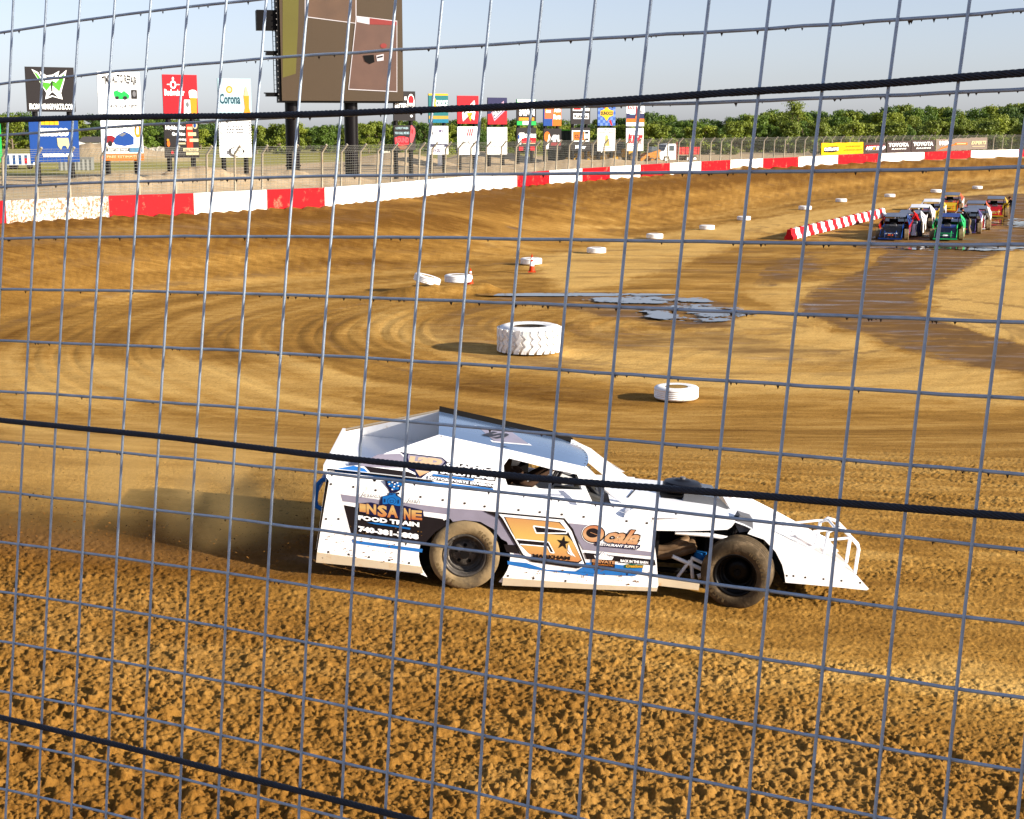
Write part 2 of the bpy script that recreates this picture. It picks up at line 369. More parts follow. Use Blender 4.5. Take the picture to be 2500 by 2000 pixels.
    c=mix(mr(dry_shade_v,.10,.55,0,1),DIRT_DARK,DIRT_MID); c=mix(mr(dry_shade_v,.50,1.0,0,1),c,DIRT_DRY)
    c=mix(attr('clod'),c,DIRT_CLOD)
    sp=noise(16,6,.75); c=mix(1.0,c,mix(mr(sp,.3,.7,0,1),(.72,.70,.66),(1.18,1.18,1.16)),'MULTIPLY')
    sp2=noise(55,3,.6); c=mix(mr(sp2,.68,.74,0,.5),c,(.50,.38,.24)); sp3=noise(9,6,.8); c=mix(mr(sp3,.54,.66,0,.75),c,mix(1.0,c,(.42,.36,.30),'MULTIPLY'))
    wet_shade_v=math_('MULTIPLY',attr('wet_shade'),mr(noise(.7,6,.65,stretch=(.5,1.3,1)),.30,.62,.35,1.35))
    c=mix(mr(wet_shade_v,.15,.7,0,1),c,DIRT_WET_SHADE)
    ex=mix(mr(noise(.9,6,.7),.3,.7,0,1),(.38,.27,.145),(.55,.42,.27)); c=mix(attr('ext'),c,ex)
    gr=mix(mr(noise(.18,7,.7,stretch=(.35,1,1)),.32,.66,0,1),(.13,.15,.03),(.42,.35,.12)); c=mix(attr('grass'),c,gr)
    L(c,b.inputs['Base Color'])
    wst=math_('MULTIPLY',attr('wet_shade'),mr(noise(1.3,5,.65,stretch=(.22,.8,1)),.44,.66,0,1.2))
    L(mr(wst,.25,.9,.95,.22),b.inputs['Roughness']); L(mr(wst,.2,.8,.04,.42),b.inputs['Specular IOR Level'])
    hb=math_('ADD',math_('MULTIPLY',noise(30,6,.7),1.0),math_('MULTIPLY',noise(110,3,.7),.35))
    bp=N('ShaderNodeBump'); bp.inputs['Distance'].default_value=.02; L(mr(wet_shade_v,.2,.9,.9,.15),bp.inputs['Strength']); L(hb,bp.inputs['Height']); L(bp.outputs[0],b.inputs['Normal'])
    me.materials.append(m)
    return o
DIRT_DARK=(.150,.068,.011); DIRT_MID=(.360,.192,.042); DIRT_DRY=(.60,.375,.118); DIRT_CLOD=(.205,.094,.019); DIRT_WET_SHADE=(.150,.080,.028)
build_ground()
# ---------------------------------------------------------------- puddles
def puddle(px,py,rx,ry,seed,th=.5):
    c=gnd(px,py); mb=MB(); m=MATS.get('puddle_water') or mat('puddle_water',(.10,.075,.055),rough=.035,var=.1,spec=.5)
    n=190; xs=np.linspace(-rx,rx,n); ysn=np.linspace(-ry,ry,n); GX,GY=np.meshgrid(xs,ysn)
    f=fbm((GX+c.x)*1.1,(GY+c.y)*1.0,seed,6,.74)-th-.10+.12*(1-(GX/rx)**2-(GY/ry)**2)
    f=np.where((GX/rx)**2+(GY/ry)**2>1,-1,f); vs=[];fs=[];ids={}
    for j in range(n-1):
        for i in range(n-1):
            if f[j,i]+f[j+1,i]+f[j,i+1]+f[j+1,i+1]>0:
                q=[]
                for a,b in ((j,i),(j,i+1),(j+1,i+1),(j+1,i)):
                    if (a,b) not in ids: ids[(a,b)]=len(vs); vs.append((GX[a,b],GY[a,b],0))
                    q.append(ids[(a,b)])
                fs.append(q)
    mb.add(vs,fs,m); o=mb.build('puddle',loc=(c.x,c.y,INF+.045+.004*(seed%10))); tag(o,kind='structure'); return o
puddle(1390,722,4.5,.6,201,.38); puddle(1700,766,2.3,2.8,203,.46); puddle(1590,736,2.8,1.3,205,.44)
puddle(2470,545,3.5,6,213,.46); puddle(2370,608,5,2.0,214,.49)
# ================================================================ far wall, its catch fence
def wall_obj():
    mb=MB(); W=cm('wall_white',(236,232,226),rough=.75,var=.06,scale=.6,dirt=.28,dscale=.9,dirtcol=(.50,.36,.20)); R=cm('wall_red',(205,24,34),rough=.6,var=.22,scale=.35,dirt=.16,dscale=1.5,dirtcol=(.48,.22,.13))
    WM=cm('wall_muddy',(236,232,226),rough=.8,var=.06,dirt=.80,dscale=6.5,dirtcol=(.20,.11,.04)); cap=cm('wall_top',(190,182,170),rough=.9)
    bx=[-900,-300,16,266,474,652,793,1262,1341,1421,1489,1563,1635,1711,1783,1862,1949,2045,2147,2256,2370,2486,2600,2720,3000]
    cols=[W,R,WM,R,W,R,W,R,W,R,W,R,W,R,W,R,W,R,W,R,W,R,W,R]
    xs=[p[0] for p in WALL_PX]
    def wp(px):
        py=np.interp(px,xs,[p[1] for p in WALL_PX]); p=z0hit(px,py); return Vector((p.x,p.y,0))
    for k,c in enumerate(cols):
        pts=[bx[k]]+[x for x in xs if bx[k]<x<bx[k+1]]+[bx[k+1]]
        for a,b in zip(pts[:-1],pts[1:]):
            A,B=wp(a),wp(b); d=(B-A).normalized(); n=Vector((-d.y,d.x,0))
            vs=[A+Vector((0,0,-.6)),B+Vector((0,0,-.6)),B+Vector((0,0,1.2)),A+Vector((0,0,1.2))]; vs+= [v+n*.35 for v in vs]
            mb.add(vs,[(0,1,2,3),(7,6,5,4)],c); mb.add([vs[3],vs[2],vs[6],vs[7]],[(0,1,2,3)],cap)
        # joint
        A=wp(bx[k]+.01); d=(wp(bx[k]+4)-A).normalized(); n=Vector((-d.y,d.x,0)); A=A-n*.012
        mb.add([A,A+d*.03,A+d*.03+Vector((0,0,1.2)),A+Vector((0,0,1.2))],[(0,1,2,3)],cap)
    o=mb.build('concrete_wall'); tag(o,'long red and white painted concrete wall round the far side of the dirt track','wall'); return wp
wp=wall_obj()
def far_fence():
    root=empty('catch_fence',Vector((0,0,0)),'tall wire catch fence with bent pale posts on top of the red and white wall','fence')
    # arc-length resample
    P=[Vector((a,b,0)) for a,b in WALL][1:]; S=[0]
    for a,b in zip(P[:-1],P[1:]): S.append(S[-1]+(b-a).length)
    def at(s):
        k=max(0,min(len(P)-2,int(np.searchsorted(S,s))-1)); d=(P[k+1]-P[k]).normalized(); return P[k]+d*(s-S[k]),d
    m=cm('post_pale',(214,203,178),rough=.5,metal=.2,dirt=.3); wr=mat('fence_wire',(.30,.30,.26),rough=.5,metal=.3)
    s=2.0; posts=[]
    while s<S[-1]-2: posts.append(s); s+=1.9+1.6*min(1,s/150)
    posts=[p for p in posts][:98]
    for s in posts:
        p,d=at(s); n=Vector((d.y,-d.x,0)); mb=MB()      # n towards the track
        b=p+Vector((-d.y,d.x,0))*.17
        q=random.uniform(-.05,.05)
        mb.tube([b+Vector((0,0,.9)),b+Vector((0,0,1.2)),b+d*q+n*.10+Vector((0,0,3.20)),b+d*(q+.03)+n*.50+Vector((0,0,3.66))],.07,m,6)
        mb.build('post',root)
    mb=MB(); prof=[(0,1.25+.15*k) for k in range(14)]+[(0.12+.10*k,3.28+.10*k) for k in range(4)]
    st=np.arange(1,S[-1],2.2)
    for (o_,z) in prof:
        pts=[]
        for s in st:
            p,d=at(s); n=Vector((d.y,-d.x,0)); b=p+Vector((-d.y,d.x,0))*.17; pts.append(b+n*(o_+.10*(z-1.2)/2.4+.05)+Vector((0,0,z+.012*math.sin(s*1.7+z*9))))
        mb.tube(pts,.0085,wr,3,caps=False)
    mb.build('wire',root)
    mb=MB()
    for s in np.arange(1,S[-1]-1,.26):
        p,d=at(s); n=Vector((d.y,-d.x,0)); b=p+Vector((-d.y,d.x,0))*.17+n*.06
        mb.tube([b+Vector((0,0,1.22)),b+n*.10+Vector((0,0,3.22)),b+n*.46+Vector((0,0,3.62))],.006,wr,3,caps=False)
    mb.build('wire_mesh',root)
    return at,S
fence_at,FS=far_fence()
# ================================================================ trees
def leaf_mat(name,c1,c2):
    m=bpy.data.materials.new(name); m.use_nodes=True; T=m.node_tree; N=T.nodes.new; L=T.links.new; b=T.nodes['Principled BSDF']
    oi=N('ShaderNodeObjectInfo'); g=N('ShaderNodeNewGeometry'); n=N('ShaderNodeTexNoise'); n.inputs['Scale'].default_value=.35; n.inputs['Detail'].default_value=3; L(g.outputs['Position'],n.inputs['Vector'])
    ad=N('ShaderNodeMath'); ad.operation='ADD'; L(n.outputs['Fac'],ad.inputs[0]); mm=N('ShaderNodeMath'); mm.operation='MULTIPLY_ADD'; L(oi.outputs['Random'],mm.inputs[0]); mm.inputs[1].default_value=.6; mm.inputs[2].default_value=-.3; L(mm.outputs[0],ad.inputs[1])
    mx=N('ShaderNodeMix'); mx.data_type='RGBA'; L(ad.outputs[0],mx.inputs['Factor']); mx.inputs['A'].default_value=(*c1,1); mx.inputs['B'].default_value=(*c2,1)
    L(mx.outputs['Result'],b.inputs['Base Color']); b.inputs['Roughness'].default_value=.65; b.inputs['Subsurface Weight'].default_value=0
    tr=N('ShaderNodeBsdfTranslucent'); L(mx.outputs['Result'],tr.inputs['Color']); ms=N('ShaderNodeMixShader'); ms.inputs[0].default_value=.25
    L(b.outputs[0],ms.inputs[1]); L(tr.outputs[0],ms.inputs[2]); L(ms.outputs[0],T.nodes['Material Output'].inputs['Surface']); return m
LEAF=[leaf_mat('leaf_green',(.035,.085,.006),(.13,.20,.012)),leaf_mat('leaf_olive',(.085,.125,.008),(.23,.27,.014)),leaf_mat('leaf_dark',(.026,.062,.006),(.075,.13,.010))]
BARK=mat('bark',(.16,.12,.085),rough=.9,bump=.5)
def make_tree(hgt,rad,lm,seed,blobs=16,per=150,low=.15,ls=.55):
    blobs=int(blobs*1.7); per=int(per*.75)
    r=random.Random(seed); root=empty('tree',Vector((0,0,0)))
    mb=MB(); top=Vector((r.uniform(-.4,.4),r.uniform(-.4,.4),hgt*.72))
    mb.tube([(0,0,-.3),(0.05,0,hgt*.2),top*.5+Vector((0,0,hgt*.1)),top],[.26*hgt/9,.2*hgt/9,.13*hgt/9,.05],BARK,7)
    cs=[]
    for k in range(blobs):
        a=r.uniform(0,6.28); zz=low+(1-low)*(r.random()**.8)*.86; rr=rad*math.sqrt(r.random())*(.95 if zz<.6 else 1.15-.75*zz/.9)
        c=Vector((rr*math.cos(a),rr*math.sin(a),hgt*zz)); cs.append((c,hgt*r.uniform(.06,.15)))
        if k%2==0: mb.tube([(0,0,hgt*min(.6,zz*.6)),c*.6+Vector((0,0,c.z*.3)),c],[.09*hgt/9,.05,.02],BARK,4,caps=False)
    mb.build('trunk',root)
    mb=MB(); vs=[];fs=[]
    for c,R in cs:
        for k in range(per):
            d=Vector((r.gauss(0,1),r.gauss(0,1),r.gauss(0,1))).normalized(); q=c+Vector((d.x*R*1.25,d.y*R*1.25,d.z*R*.85))*(r.random()**.35)*r.uniform(.85,1.12)
            n=(d+Vector((r.gauss(0,.6),r.gauss(0,.6),r.gauss(.25,.6)))).normalized(); u=n.orthogonal().normalized(); v=n.cross(u); a=r.uniform(0,6.28)
            u,v=u*math.cos(a)+v*math.sin(a),v*math.cos(a)-u*math.sin(a); s=ls*r.uniform(.5,1.1)
            o=len(vs); vs+=[q-u*s*.5,q+v*s*.32,q+u*s*.5,q-v*s*.32]; fs.append((o,o+1,o+2,o+3))
    mb.add(vs,fs,lm); mb.build('crown',root); return root
TP=[make_tree(10,3.6,LEAF[0],1,24,200),make_tree(9,3.2,LEAF[1],2,22,190,.08),make_tree(11,3.4,LEAF[2],3,24,200,.12),make_tree(8.5,3.9,LEAF[0],4,26,190,.05),make_tree(7,3.6,LEAF[1],5,22,190,.02),make_tree(12.5,3.0,LEAF[1],6,15,110,.25,.5)]
TL=['mid green leafy tree','olive green young tree','dark green dense tree','broad green tree','bushy yellow green tree','thin sparse tall tree']
LM=[(60,'left of the wing billboard'),(190,'behind the wing billboard'),(345,'beyond the auto repair billboard'),(490,'beyond the red beer billboard'),(615,'beyond the pale blue beer billboard'),(700,'left of the screen columns'),(846,'between the two screen columns'),(960,'right of the screen columns'),(1045,'beyond the cola billboard'),(1115,'beyond the CHOICE billboard'),(1190,'beyond the red snack billboard'),(1261,'beyond the tilted logo billboard'),(1327,'beyond the THOMPSON panel'),(1394,'beyond the 4PL panel'),(1459,'beyond the orange box panel'),(1530,'beyond the SUNOCO billboard'),(1600,'beyond the SUMMIT panel'),(1700,'behind the dump truck'),(1850,'right of the dump truck'),(2005,'left of the yellow banner'),(2108,'behind the yellow banner'),(2225,'behind the first TOYOTA banner'),(2332,'behind the WIX banner'),(2412,'behind the EXPERTS banner'),(9999,'at the far right edge')]
def where(x,y):
    c=1250+FPX*x/y/cP; k=next(i for i,(a,t) in enumerate(LM) if c<a); lo=LM[k-1][0] if k else -150; hi=min(LM[k][0],2700); h=int(3*(c-lo)/(hi-lo)); return LM[k][1]+(', back row' if y>390 else ', middle row' if y>330 else ', front row')+[', left part',', centre part',', right part'][max(0,min(2,h))]
used=set()
def put_tree(k,x,y,s,rz,sz=None):
    o=TP[k] if k not in used else copy_tree(TP[k]); used.add(k)
    o.matrix_world=Matrix.Translation((x,y,0))@Matrix.Rotation(rz,4,'Z')@Matrix.Diagonal((s,s,sz or s,1)); o['label']=('tall ' if (sz or s)>1.12 else 'small ' if (sz or s)<.88 else '')+TL[k]+' '+where(x,y); o['category']='tree'; o['group']='trees of the far tree line' if k!=5 else 'tall sparse trees'
    return o
# skyline: photo x -> top y
SKX=[-200,0,60,110,250,420,600,700,900,1050,1150,1250,1400,1480,1580,1640,1720,1790,1850,1885,1930,2000,2040,2080,2112,2150,2200,2250,2330,2420,2500,2700]
SKY_=[285,272,268,285,282,284,300,310,300,292,290,287,290,292,276,280,290,283,270,262,268,272,262,258,282,260,256,257,266,259,250,256]
def top_h(px,py,d): # height of a point seen at px,py at depth y=d
    r=ray(px,py); return H+r.z*d/r.y
rt=random.Random(11)
px=-160
while px<2680:
    d=rt.uniform(395,440); k=rt.choice([0,0,2,3,1]); hgt=[10,9,11,8.5,7,12.5][k]; want=top_h(px,np.interp(px,SKX,SKY_)+rt.uniform(-5,9),d)
    s=want/(hgt*.97); x=ray(px,300).x/ray(px,300).y*d; put_tree(k,x,d,max(s,.5)*1.05,rt.uniform(0,6.28),s); px+=rt.uniform(15,30)
px=-140
while px<2680:
    d=rt.uniform(340,385); k=rt.choice([1,1,3,0,4,2]); hgt=[10,9,11,8.5,7,12.5][k]; want=top_h(px,np.interp(px,SKX,SKY_)+rt.uniform(9,26),d)
    s=max(want/(hgt*.97),.45); x=ray(px,300).x/ray(px,300).y*d; put_tree(k,x,d,max(s,.8),rt.uniform(0,6.28),s); px+=rt.uniform(26,44)
# nearer yellow-green bushes and young trees right of the screen and behind the fence
px=600
while px<2660:
    d=rt.uniform(275,320); yy=np.interp(px,[600,1000,1250,1700,1800,2500],[300,300,308,306,298,290])+rt.uniform(-8,12); k=rt.choice([4,4,1,3]); hgt=[10,9,11,8.5,7,12.5][k]; want=top_h(px,yy,d)
    s=max(want/(hgt*.97),.3); x=ray(px,300).x/ray(px,300).y*d; put_tree(k,x,d,max(s,.6),rt.uniform(0,6.28),s); px+=rt.uniform(18,38)
for px,yy in ((1932,239),(1950,246),(1180,284)): 
    d=330; want=top_h(px,yy,d); s=want/12.1; put_tree(5,ray(px,300).x/ray(px,300).y*d,d,s*.9,rt.uniform(0,6),s)
for k,t in enumerate(TP):
    if k not in used: 
        for c in kids(t): bpy.data.objects.remove(c)
        bpy.data.objects.remove(t)
# ================================================================ frames with pixel tracing
def frame(O,ex,ez=Vector((0,0,1))):
    ex=Vector(ex).normalized(); ey=Vector(ez).cross(ex).normalized(); ez=ex.cross(ey).normalized()
    return Matrix(((ex.x,ey.x,ez.x,O[0]),(ex.y,ey.y,ez.y,O[1]),(ex.z,ey.z,ez.z,O[2]),(0,0,0,1)))
def tracer(M,Y=0.0):
    Mi=M.inverted(); o=Mi@CO; R=Mi.to_3x3()
    def f(px,py):
        d=R@ray(px,py)
        if callable(Y):
            y=Y(0,1)
            for _ in range(6):
                t=(y-o.y)/d.y; p=o+t*d; y=Y(p.x,p.z)
            return p
        t=(Y-o.y)/d.y; return o+t*d
    return f
WHT=cm('sign_white',(238,240,238),rough=.5,var=.03); BLK=cm('sign_black',(38,32,34),rough=.5,var=.1); RED=cm('sign_red',(214,16,36),rough=.5,var=.06); BLU=cm('sign_blue',(18,74,156),rough=.5,var=.06)
YEL=cm('sign_yellow',(246,196,30),rough=.5,var=.05); GRN=cm('sign_green',(96,182,62),rough=.5,var=.05); ORG=cm('sign_orange',(238,120,34),rough=.5,var=.06); GRY=cm('sign_grey',(130,130,134),rough=.5,var=.05)
NAV=cm('sign_navy',(40,42,92),rough=.5,var=.05); TEA=cm('sign_teal',(28,120,124),rough=.5,var=.05); PNK=cm('sign_pink',(236,120,126),rough=.5,var=.05); PALE=cm('sign_pale_blue',(190,226,236),rough=.5,var=.06); LIM=cm('sign_lime',(40,190,90),rough=.5,var=.05)
GOLD=cm('sign_gold',(236,160,40),rough=.5,var=.05); CRE=cm('sign_cream',(236,220,170),rough=.5,var=.05); DRED=cm('sign_dark_red',(150,26,40),rough=.5,var=.05); VIO=cm('sign_violet',(92,70,130),rough=.5,var=.05)
POSTM=cm('sign_post',(30,27,28),rough=.5,var=.1)
SIGN_YAW=math.radians(32)
def two_panel_sign(base_y,up,lo,yaw,label,gu,gl,upcol,locol,postx=(.16,.86)):
    # up / lo : (xTL,yTL,xTR,yTR,xBR,yBR,xBL,yBL) photo outline of each panel
    xc=(lo[0]+lo[2])/2; B=z0hit(xc,base_y); M=frame((B.x,B.y,0),(math.cos(yaw),math.sin(yaw),0)); root=empty('billboard',M,label,'billboard','two panel sponsor billboards behind the wall'); mp=tracer(M,0)
    for q,g,c in ((up,gu,upcol),(lo,gl,locol)):
        a=mp(q[0],q[1]);b=mp(q[2],q[3]);e=mp(q[4],q[5]);h=mp(q[6],q[7])
        x0=(a.x+h.x)/2;x1=(b.x+e.x)/2;zt=(a.z+b.z)/2;zb=(e.z+h.z)/2; mb=MB(); mb.box(x0,x1,0,.14,zb,zt,c)
        # unit coords -> local point : (u right, v down)
        S=Surf(mb,lambda u,v,x0=x0,x1=x1,zt=zt,zb=zb:Vector((x0+(x1-x0)*u,0,zt+(zb-zt)*v)),(0,-1,0),.006); g(S)
        mb.build('sign_panel',root)
        if q is up: top=zt
        wx=(x0,x1)
    for u in postx:
        mb=MB(); x=wx[0]+(wx[1]-wx[0])*u; mb.tube([(x,.36,-.3),(x,.36,top-.3)],.21,POSTM,10); mb.build('post',root)
    return root
def T(S,s,u0,u1,v,h,m,bold=.03,shear=0,**k): S.text(s,(u0,v),(u1,v),h,m,bold,shear,**k)
def g_wing(S):
    S.poly([(.13,.05),(.26,.12),(.33,.26),(.30,.10),(.43,.19),(.56,.17),(.70,.08),(.66,.22),(.85,.06),(.82,.2),(.71,.58),(.74,.72),(.53,.66),(.38,.72),(.41,.58)],WHT)
    S.poly([(.16,.09),(.24,.15),(.36,.34),(.50,.36),(.62,.34),(.81,.12),(.77,.3),(.68,.55),(.55,.42),(.53,.30),(.50,.42),(.41,.54),(.30,.36)],GRN)
    S.poly([(.35,.15),(.45,.22),(.56,.21),(.65,.13),(.57,.27),(.47,.28)],BLK); S.poly([(.505,.34),(.545,.34),(.54,.55),(.51,.55)],BLK); S.poly([(.43,.67),(.52,.56),(.54,.56),(.66,.68),(.53,.63)],BLK)
    S.line([(.38,.22),(.48,.34)],.02,WHT); S.line([(.72,.2),(.60,.34)],.02,WHT)
    T(S,'IRONWINGPARTS.COM',.04,.97,.95,.13,WHT,.04)
def g_musco(S):
    S.rect(.22,.01,.60,.14,YEL)
    for k in range(3): S.rect(.31+.1*k,.01,.325+.1*k,.14,GOLD)
    T(S,'musco',.22,.80,.40,.19,WHT,.07); S.poly([(.55,.44),(.78,.44),(.80,.60),(.76,.70),(.72,.62),(.66,.62),(.62,.72),(.56,.62)],CRE); T(S,'www.musco.com',.24,.86,.88,.08,WHT,.05)
def g_tims(S):
    T(S,"TIM'S AUTO REPAIR",.10,.93,.33,.22,BLK,.04,arc=.06); S.poly([(.36,.47),(.50,.41),(.62,.45),(.74,.55),(.72,.64),(.52,.66),(.38,.60)],LIM); S.poly([(.46,.45),(.52,.42),(.6,.46),(.55,.49)],WHT)
    S.ell(.44,.62,.045,.04,BLK); S.ell(.63,.62,.05,.045,BLK); S.rect(.78,.42,.92,.64,BLK); S.ell(.85,.52,.04,.07,GRY); T(S,'419-524-TIMS',.26,.92,.86,.09,BLK,.0,.2)
def g_coll(S):
    T(S,'Collision Repair Center',.14,.74,.22,.09,TEA,.01,.2); S.ell(.20,.47,.14,.10,DRED); S.ell(.20,.58,.055,.07,BLK); S.poly([(.28,.52),(.36,.38),(.55,.27),(.68,.33),(.78,.42),(.77,.60),(.55,.64),(.33,.60)],BLU); S.poly([(.42,.37),(.53,.30),(.60,.33),(.50,.40)],GRY)
    S.ell(.88,.26,.08,.17,GOLD); T(S,'1',.85,.90,.34,.2,WHT,.03); S.rect(.10,.69,.66,.77,BLK); T(S,'BODY AND PAINT',.14,.62,.76,.05,WHT,.02); S.rect(.66,.67,.98,.79,cm('sign_steel_blue',(96,150,190))); S.rect(0,.82,1,1,ORG); T(S,'FREE ESTIMATES',.1,.9,.93,.06,CRE,.02)
def g_bud(S):
    T(S,'Budweiser',.04,.62,.52,.16,WHT,.04); S.ell(.30,.25,.09,.10,WHT); S.ell(.30,.25,.05,.06,RED); S.ell(.30,.10,.03,.04,WHT); S.rect(.12,.235,.20,.255,WHT); S.rect(.40,.235,.48,.255,WHT)
    S.poly([(.60,.62),(.78,.62),(.80,1),(.58,1)],WHT); S.ell(.69,.74,.05,.07,GRY); S.poly([(.74,.42),(.98,.42),(.98,.58),(.76,.58)],WHT); S.ell(.86,.43,.12,.06,WHT); S.poly([(.77,.57),(.97,.57),(.96,1),(.79,1)],GOLD)
def g_high(S):
    T(S,'Highlander',.04,.62,.24,.16,WHT,.03); T(S,'Graphics',.22,.60,.40,.13,WHT,.03); S.rect(.64,.0,.82,.78,cm('sign_orange_red',(236,64,40))); S.ell(.90,.08,.07,.10,CRE); S.ell(.89,.08,.04,.07,BLU)
    S.rect(.66,.12,.82,.20,CRE); S.rect(.68,.28,.92,.38,CRE); S.rect(.72,.46,.98,.55,CRE); T(S,'Printing',.37,.62,.53,.09,WHT,.02); S.rect(.38,.57,.60,.62,CRE); S.ell(.09,.50,.035,.04,GOLD); S.ell(.10,.60,.045,.09,ORG); S.ell(.20,.85,.04,.05,RED); S.rect(.52,.73,.97,.82,CRE); S.rect(.60,.85,.97,.93,CRE); T(S,'CALL TODAY',.55,.94,.81,.05,BLK,.01)
def g_corona(S):
    S.ell(.34,.30,.10,.10,GOLD); S.ell(.34,.30,.06,.06,CRE); T(S,'Corona',.04,.66,.68,.27,cm('sign_deep_teal',(20,74,92)),.025); S.poly([(.73,1),(.79,.78),(.76,.48),(.82,.22),(.86,.22),(.93,.48),(.92,.78),(.99,1)],GOLD); S.poly([(.78,.46),(.82,.22),(.86,.22),(.92,.46)],CRE)
def g_flags(S):
    T(S,'racing101.com',.27,.78,.12,.08,BLK,.01)
    for sgn,cx in ((-1,.38),(1,.62)):
        for k in range(9): S.rect(cx-.11+.08*(k%3)+sgn*.02*(k//3),.17+.07*(k//3),cx-.065+.08*(k%3)+sgn*.02*(k//3),.205+.07*(k//3),BLK)
    for k in range(9): S.line([(.01,.05+.07*k),(.07,.10+.07*k)],.022,BLK); S.line([(.99,.05+.07*k),(.92,.10+.07*k)],.022,BLK)
    S.ell(.5,.84,.21,.13,BLK); S.ell(.5,.84,.185,.11,WHT); T(S,'LABOR',.37,.63,.89,.09,GRY,.03); S.rect(.26,.80,.32,.88,BLK); S.rect(.68,.80,.74,.88,BLK); S.rect(.3,.40,.7,.41,GRY); S.rect(.35,.50,.68,.51,GRY)
def g_pepsi(S):
    S.ell(.80,.42,.17,.33,WHT); S.ell(.80,.30,.13,.16,RED); S.rect(.64,.40,.96,.47,WHT); T(S,'PEPSI',.66,.95,.58,.11,BLK,.03); T(S,'BETTER',.05,.60,.56,.15,WHT,.04); T(S,'IS',.49,.60,.30,.12,WHT,.04); T(S,'WITH',.08,.42,.76,.14,WHT,.03); S.ell(.80,.84,.06,.04,WHT)
def g_big(S):
    T(S,'I LOVE IT WHEN',.08,.66,.16,.09,PALE,.03); T(S,'YOU CALL ME BIG',.03,.70,.36,.10,PALE,.03); S.poly([(.02,.50),(.22,.44),(.44,.44),(.68,.50),(.70,.78),(.2,.82),(.04,.76)],RED); T(S,'ROUND',.06,.67,.70,.22,PNK,.06); S.poly([(.78,0),(.86,.02),(.97,.15),(.99,.32),(.93,.5),(.86,.68),(.74,.70),(.72,.5),(.76,.25)],PNK); S.poly([(.82,.12),(.88,.2),(.86,.35),(.80,.3)],RED); S.poly([(.15,.85),(.4,.80),(.6,.82),(.7,.95),(.3,.98)],cm('sign_tan',(170,120,96)))
def g_choice(S):
    S.rect(0,0,1,.06,YEL); S.ell(.28,.34,.13,.2,YEL); T(S,'CHOICE',.36,.97,.44,.22,WHT,.04); S.rect(.36,.49,.97,.52,WHT); S.rect(0,.76,1,.87,cm('sign_ochre',(206,170,84))); S.rect(0,.87,1,1,cm('sign_sea',(34,130,160)))
def g_comp(S):
    S.poly([(.17,.12),(.22,.26),(.17,.42),(.12,.26)],GRY); S.rect(.10,.255,.75,.265,GRY); T(S,'COMPASS',.34,.84,.24,.13,VIO,.02); T(S,'BUILDING GROUP',.30,.84,.35,.03,GRY,.01); S.rect(.03,.56,.97,.74,NAV); S.rect(.05,.57,.95,.63,WHT); S.rect(.24,.67,.76,.72,WHT); T(S,'419-207-1111',.12,.88,.93,.13,VIO,.02)
def g_chip(S):
    S.poly([(.22,.62),(.80,.16),(.84,.34),(.84,.62),(.78,.88),(.52,.72),(.26,.92)],WHT); S.poly([(.42,.62),(.70,.60),(.62,.92)],YEL); S.poly([(.60,.33),(.72,.27),(.70,.42),(.62,.42)],RED); S.line([(.30,.92),(.72,.62)],.03,BLK); T(S,'Lays',.36,.72,.6,.16,RED,.03,up=(0,-1))
def g_mor(S):
    for k in range(3): S.poly([(.40+.10*k,.33),(.50+.09*k,.06),(.56+.09*k,.06),(.48+.10*k,.33)],PNK)
    T(S,'MORITZ',.25,.78,.62,.12,GRY,.01); S.rect(.2,.44,.8,.445,GRY); S.rect(.2,.70,.8,.705,GRY)
def g_dum(S):
    S.poly([(0,.62),(1,.50),(1,1),(0,1)],RED); S.poly([(.18,.56),(.82,.12),(.88,.50),(.34,.88)],cm('sign_magenta_white',(236,190,214))); S.poly([(.22,.56),(.78,.18),(.82,.48),(.35,.82)],NAV); S.poly([(.25,.57),(.75,.22),(.79,.46),(.36,.77)],WHT); S.text('Dum',(.32,.72),(.76,.46),.22,NAV,.04)
def g_bld(S):
    S.ell(.53,.30,.13,.09,PNK); S.ell(.53,.30,.10,.07,WHT); S.poly([(.51,.10),(.55,.10),(.53,.05)],GRY); T(S,'BUILDERS',.14,.88,.75,.08,GRY,.0); S.rect(.16,.63,.88,.635,GRY)
def g_lawn(S):
    S.rect(0,0,1,.16,LIM); S.rect(.03,.01,.97,.11,WHT); T(S,'SVAN',.12,.92,.64,.34,WHT,.06); S.rect(.10,.70,.90,.82,GOLD); S.rect(0,.84,1,1,LIM); S.rect(.30,.84,.68,.98,WHT)
def g_thom(S):
    S.poly([(.05,.35),(.14,.22),(.38,.22),(.36,.5),(.22,.52),(.22,.72),(.08,.72)],WHT); S.rect(.24,.46,.98,.66,RED); T(S,'THOMPSON',.24,.99,.44,.18,WHT,.05); S.ell(.10,.40,.05,.10,BLU); S.rect(.10,.82,.33,1,RED); S.rect(.70,.82,.93,1,RED); S.rect(.3,.67,.96,.70,CRE)
def g_auto(S):
    S.rect(0,0,.5,1,BLU); S.rect(.5,0,1,1,ORG); S.rect(.06,.24,.48,.72,cm('sign_salmon',(240,130,90))); T(S,'Auto',.58,.96,.46,.20,WHT,.05); T(S,'Parts',.56,.97,.74,.20,WHT,.05); S.rect(.12,.38,.40,.48,WHT); S.poly([(.08,.24),(.2,.24),(.1,.5)],YEL)
def g_4pl(S):
    S.ell(.20,.38,.17,.24,ORG); S.poly([(.30,.25),(.38,.40),(.30,.75),(.26,.96),(.12,.96),(.20,.70),(.27,.45)],WHT); T(S,'4PL',.42,.97,.62,.32,WHT,.06); S.rect(.40,.66,.97,.80,DRED)
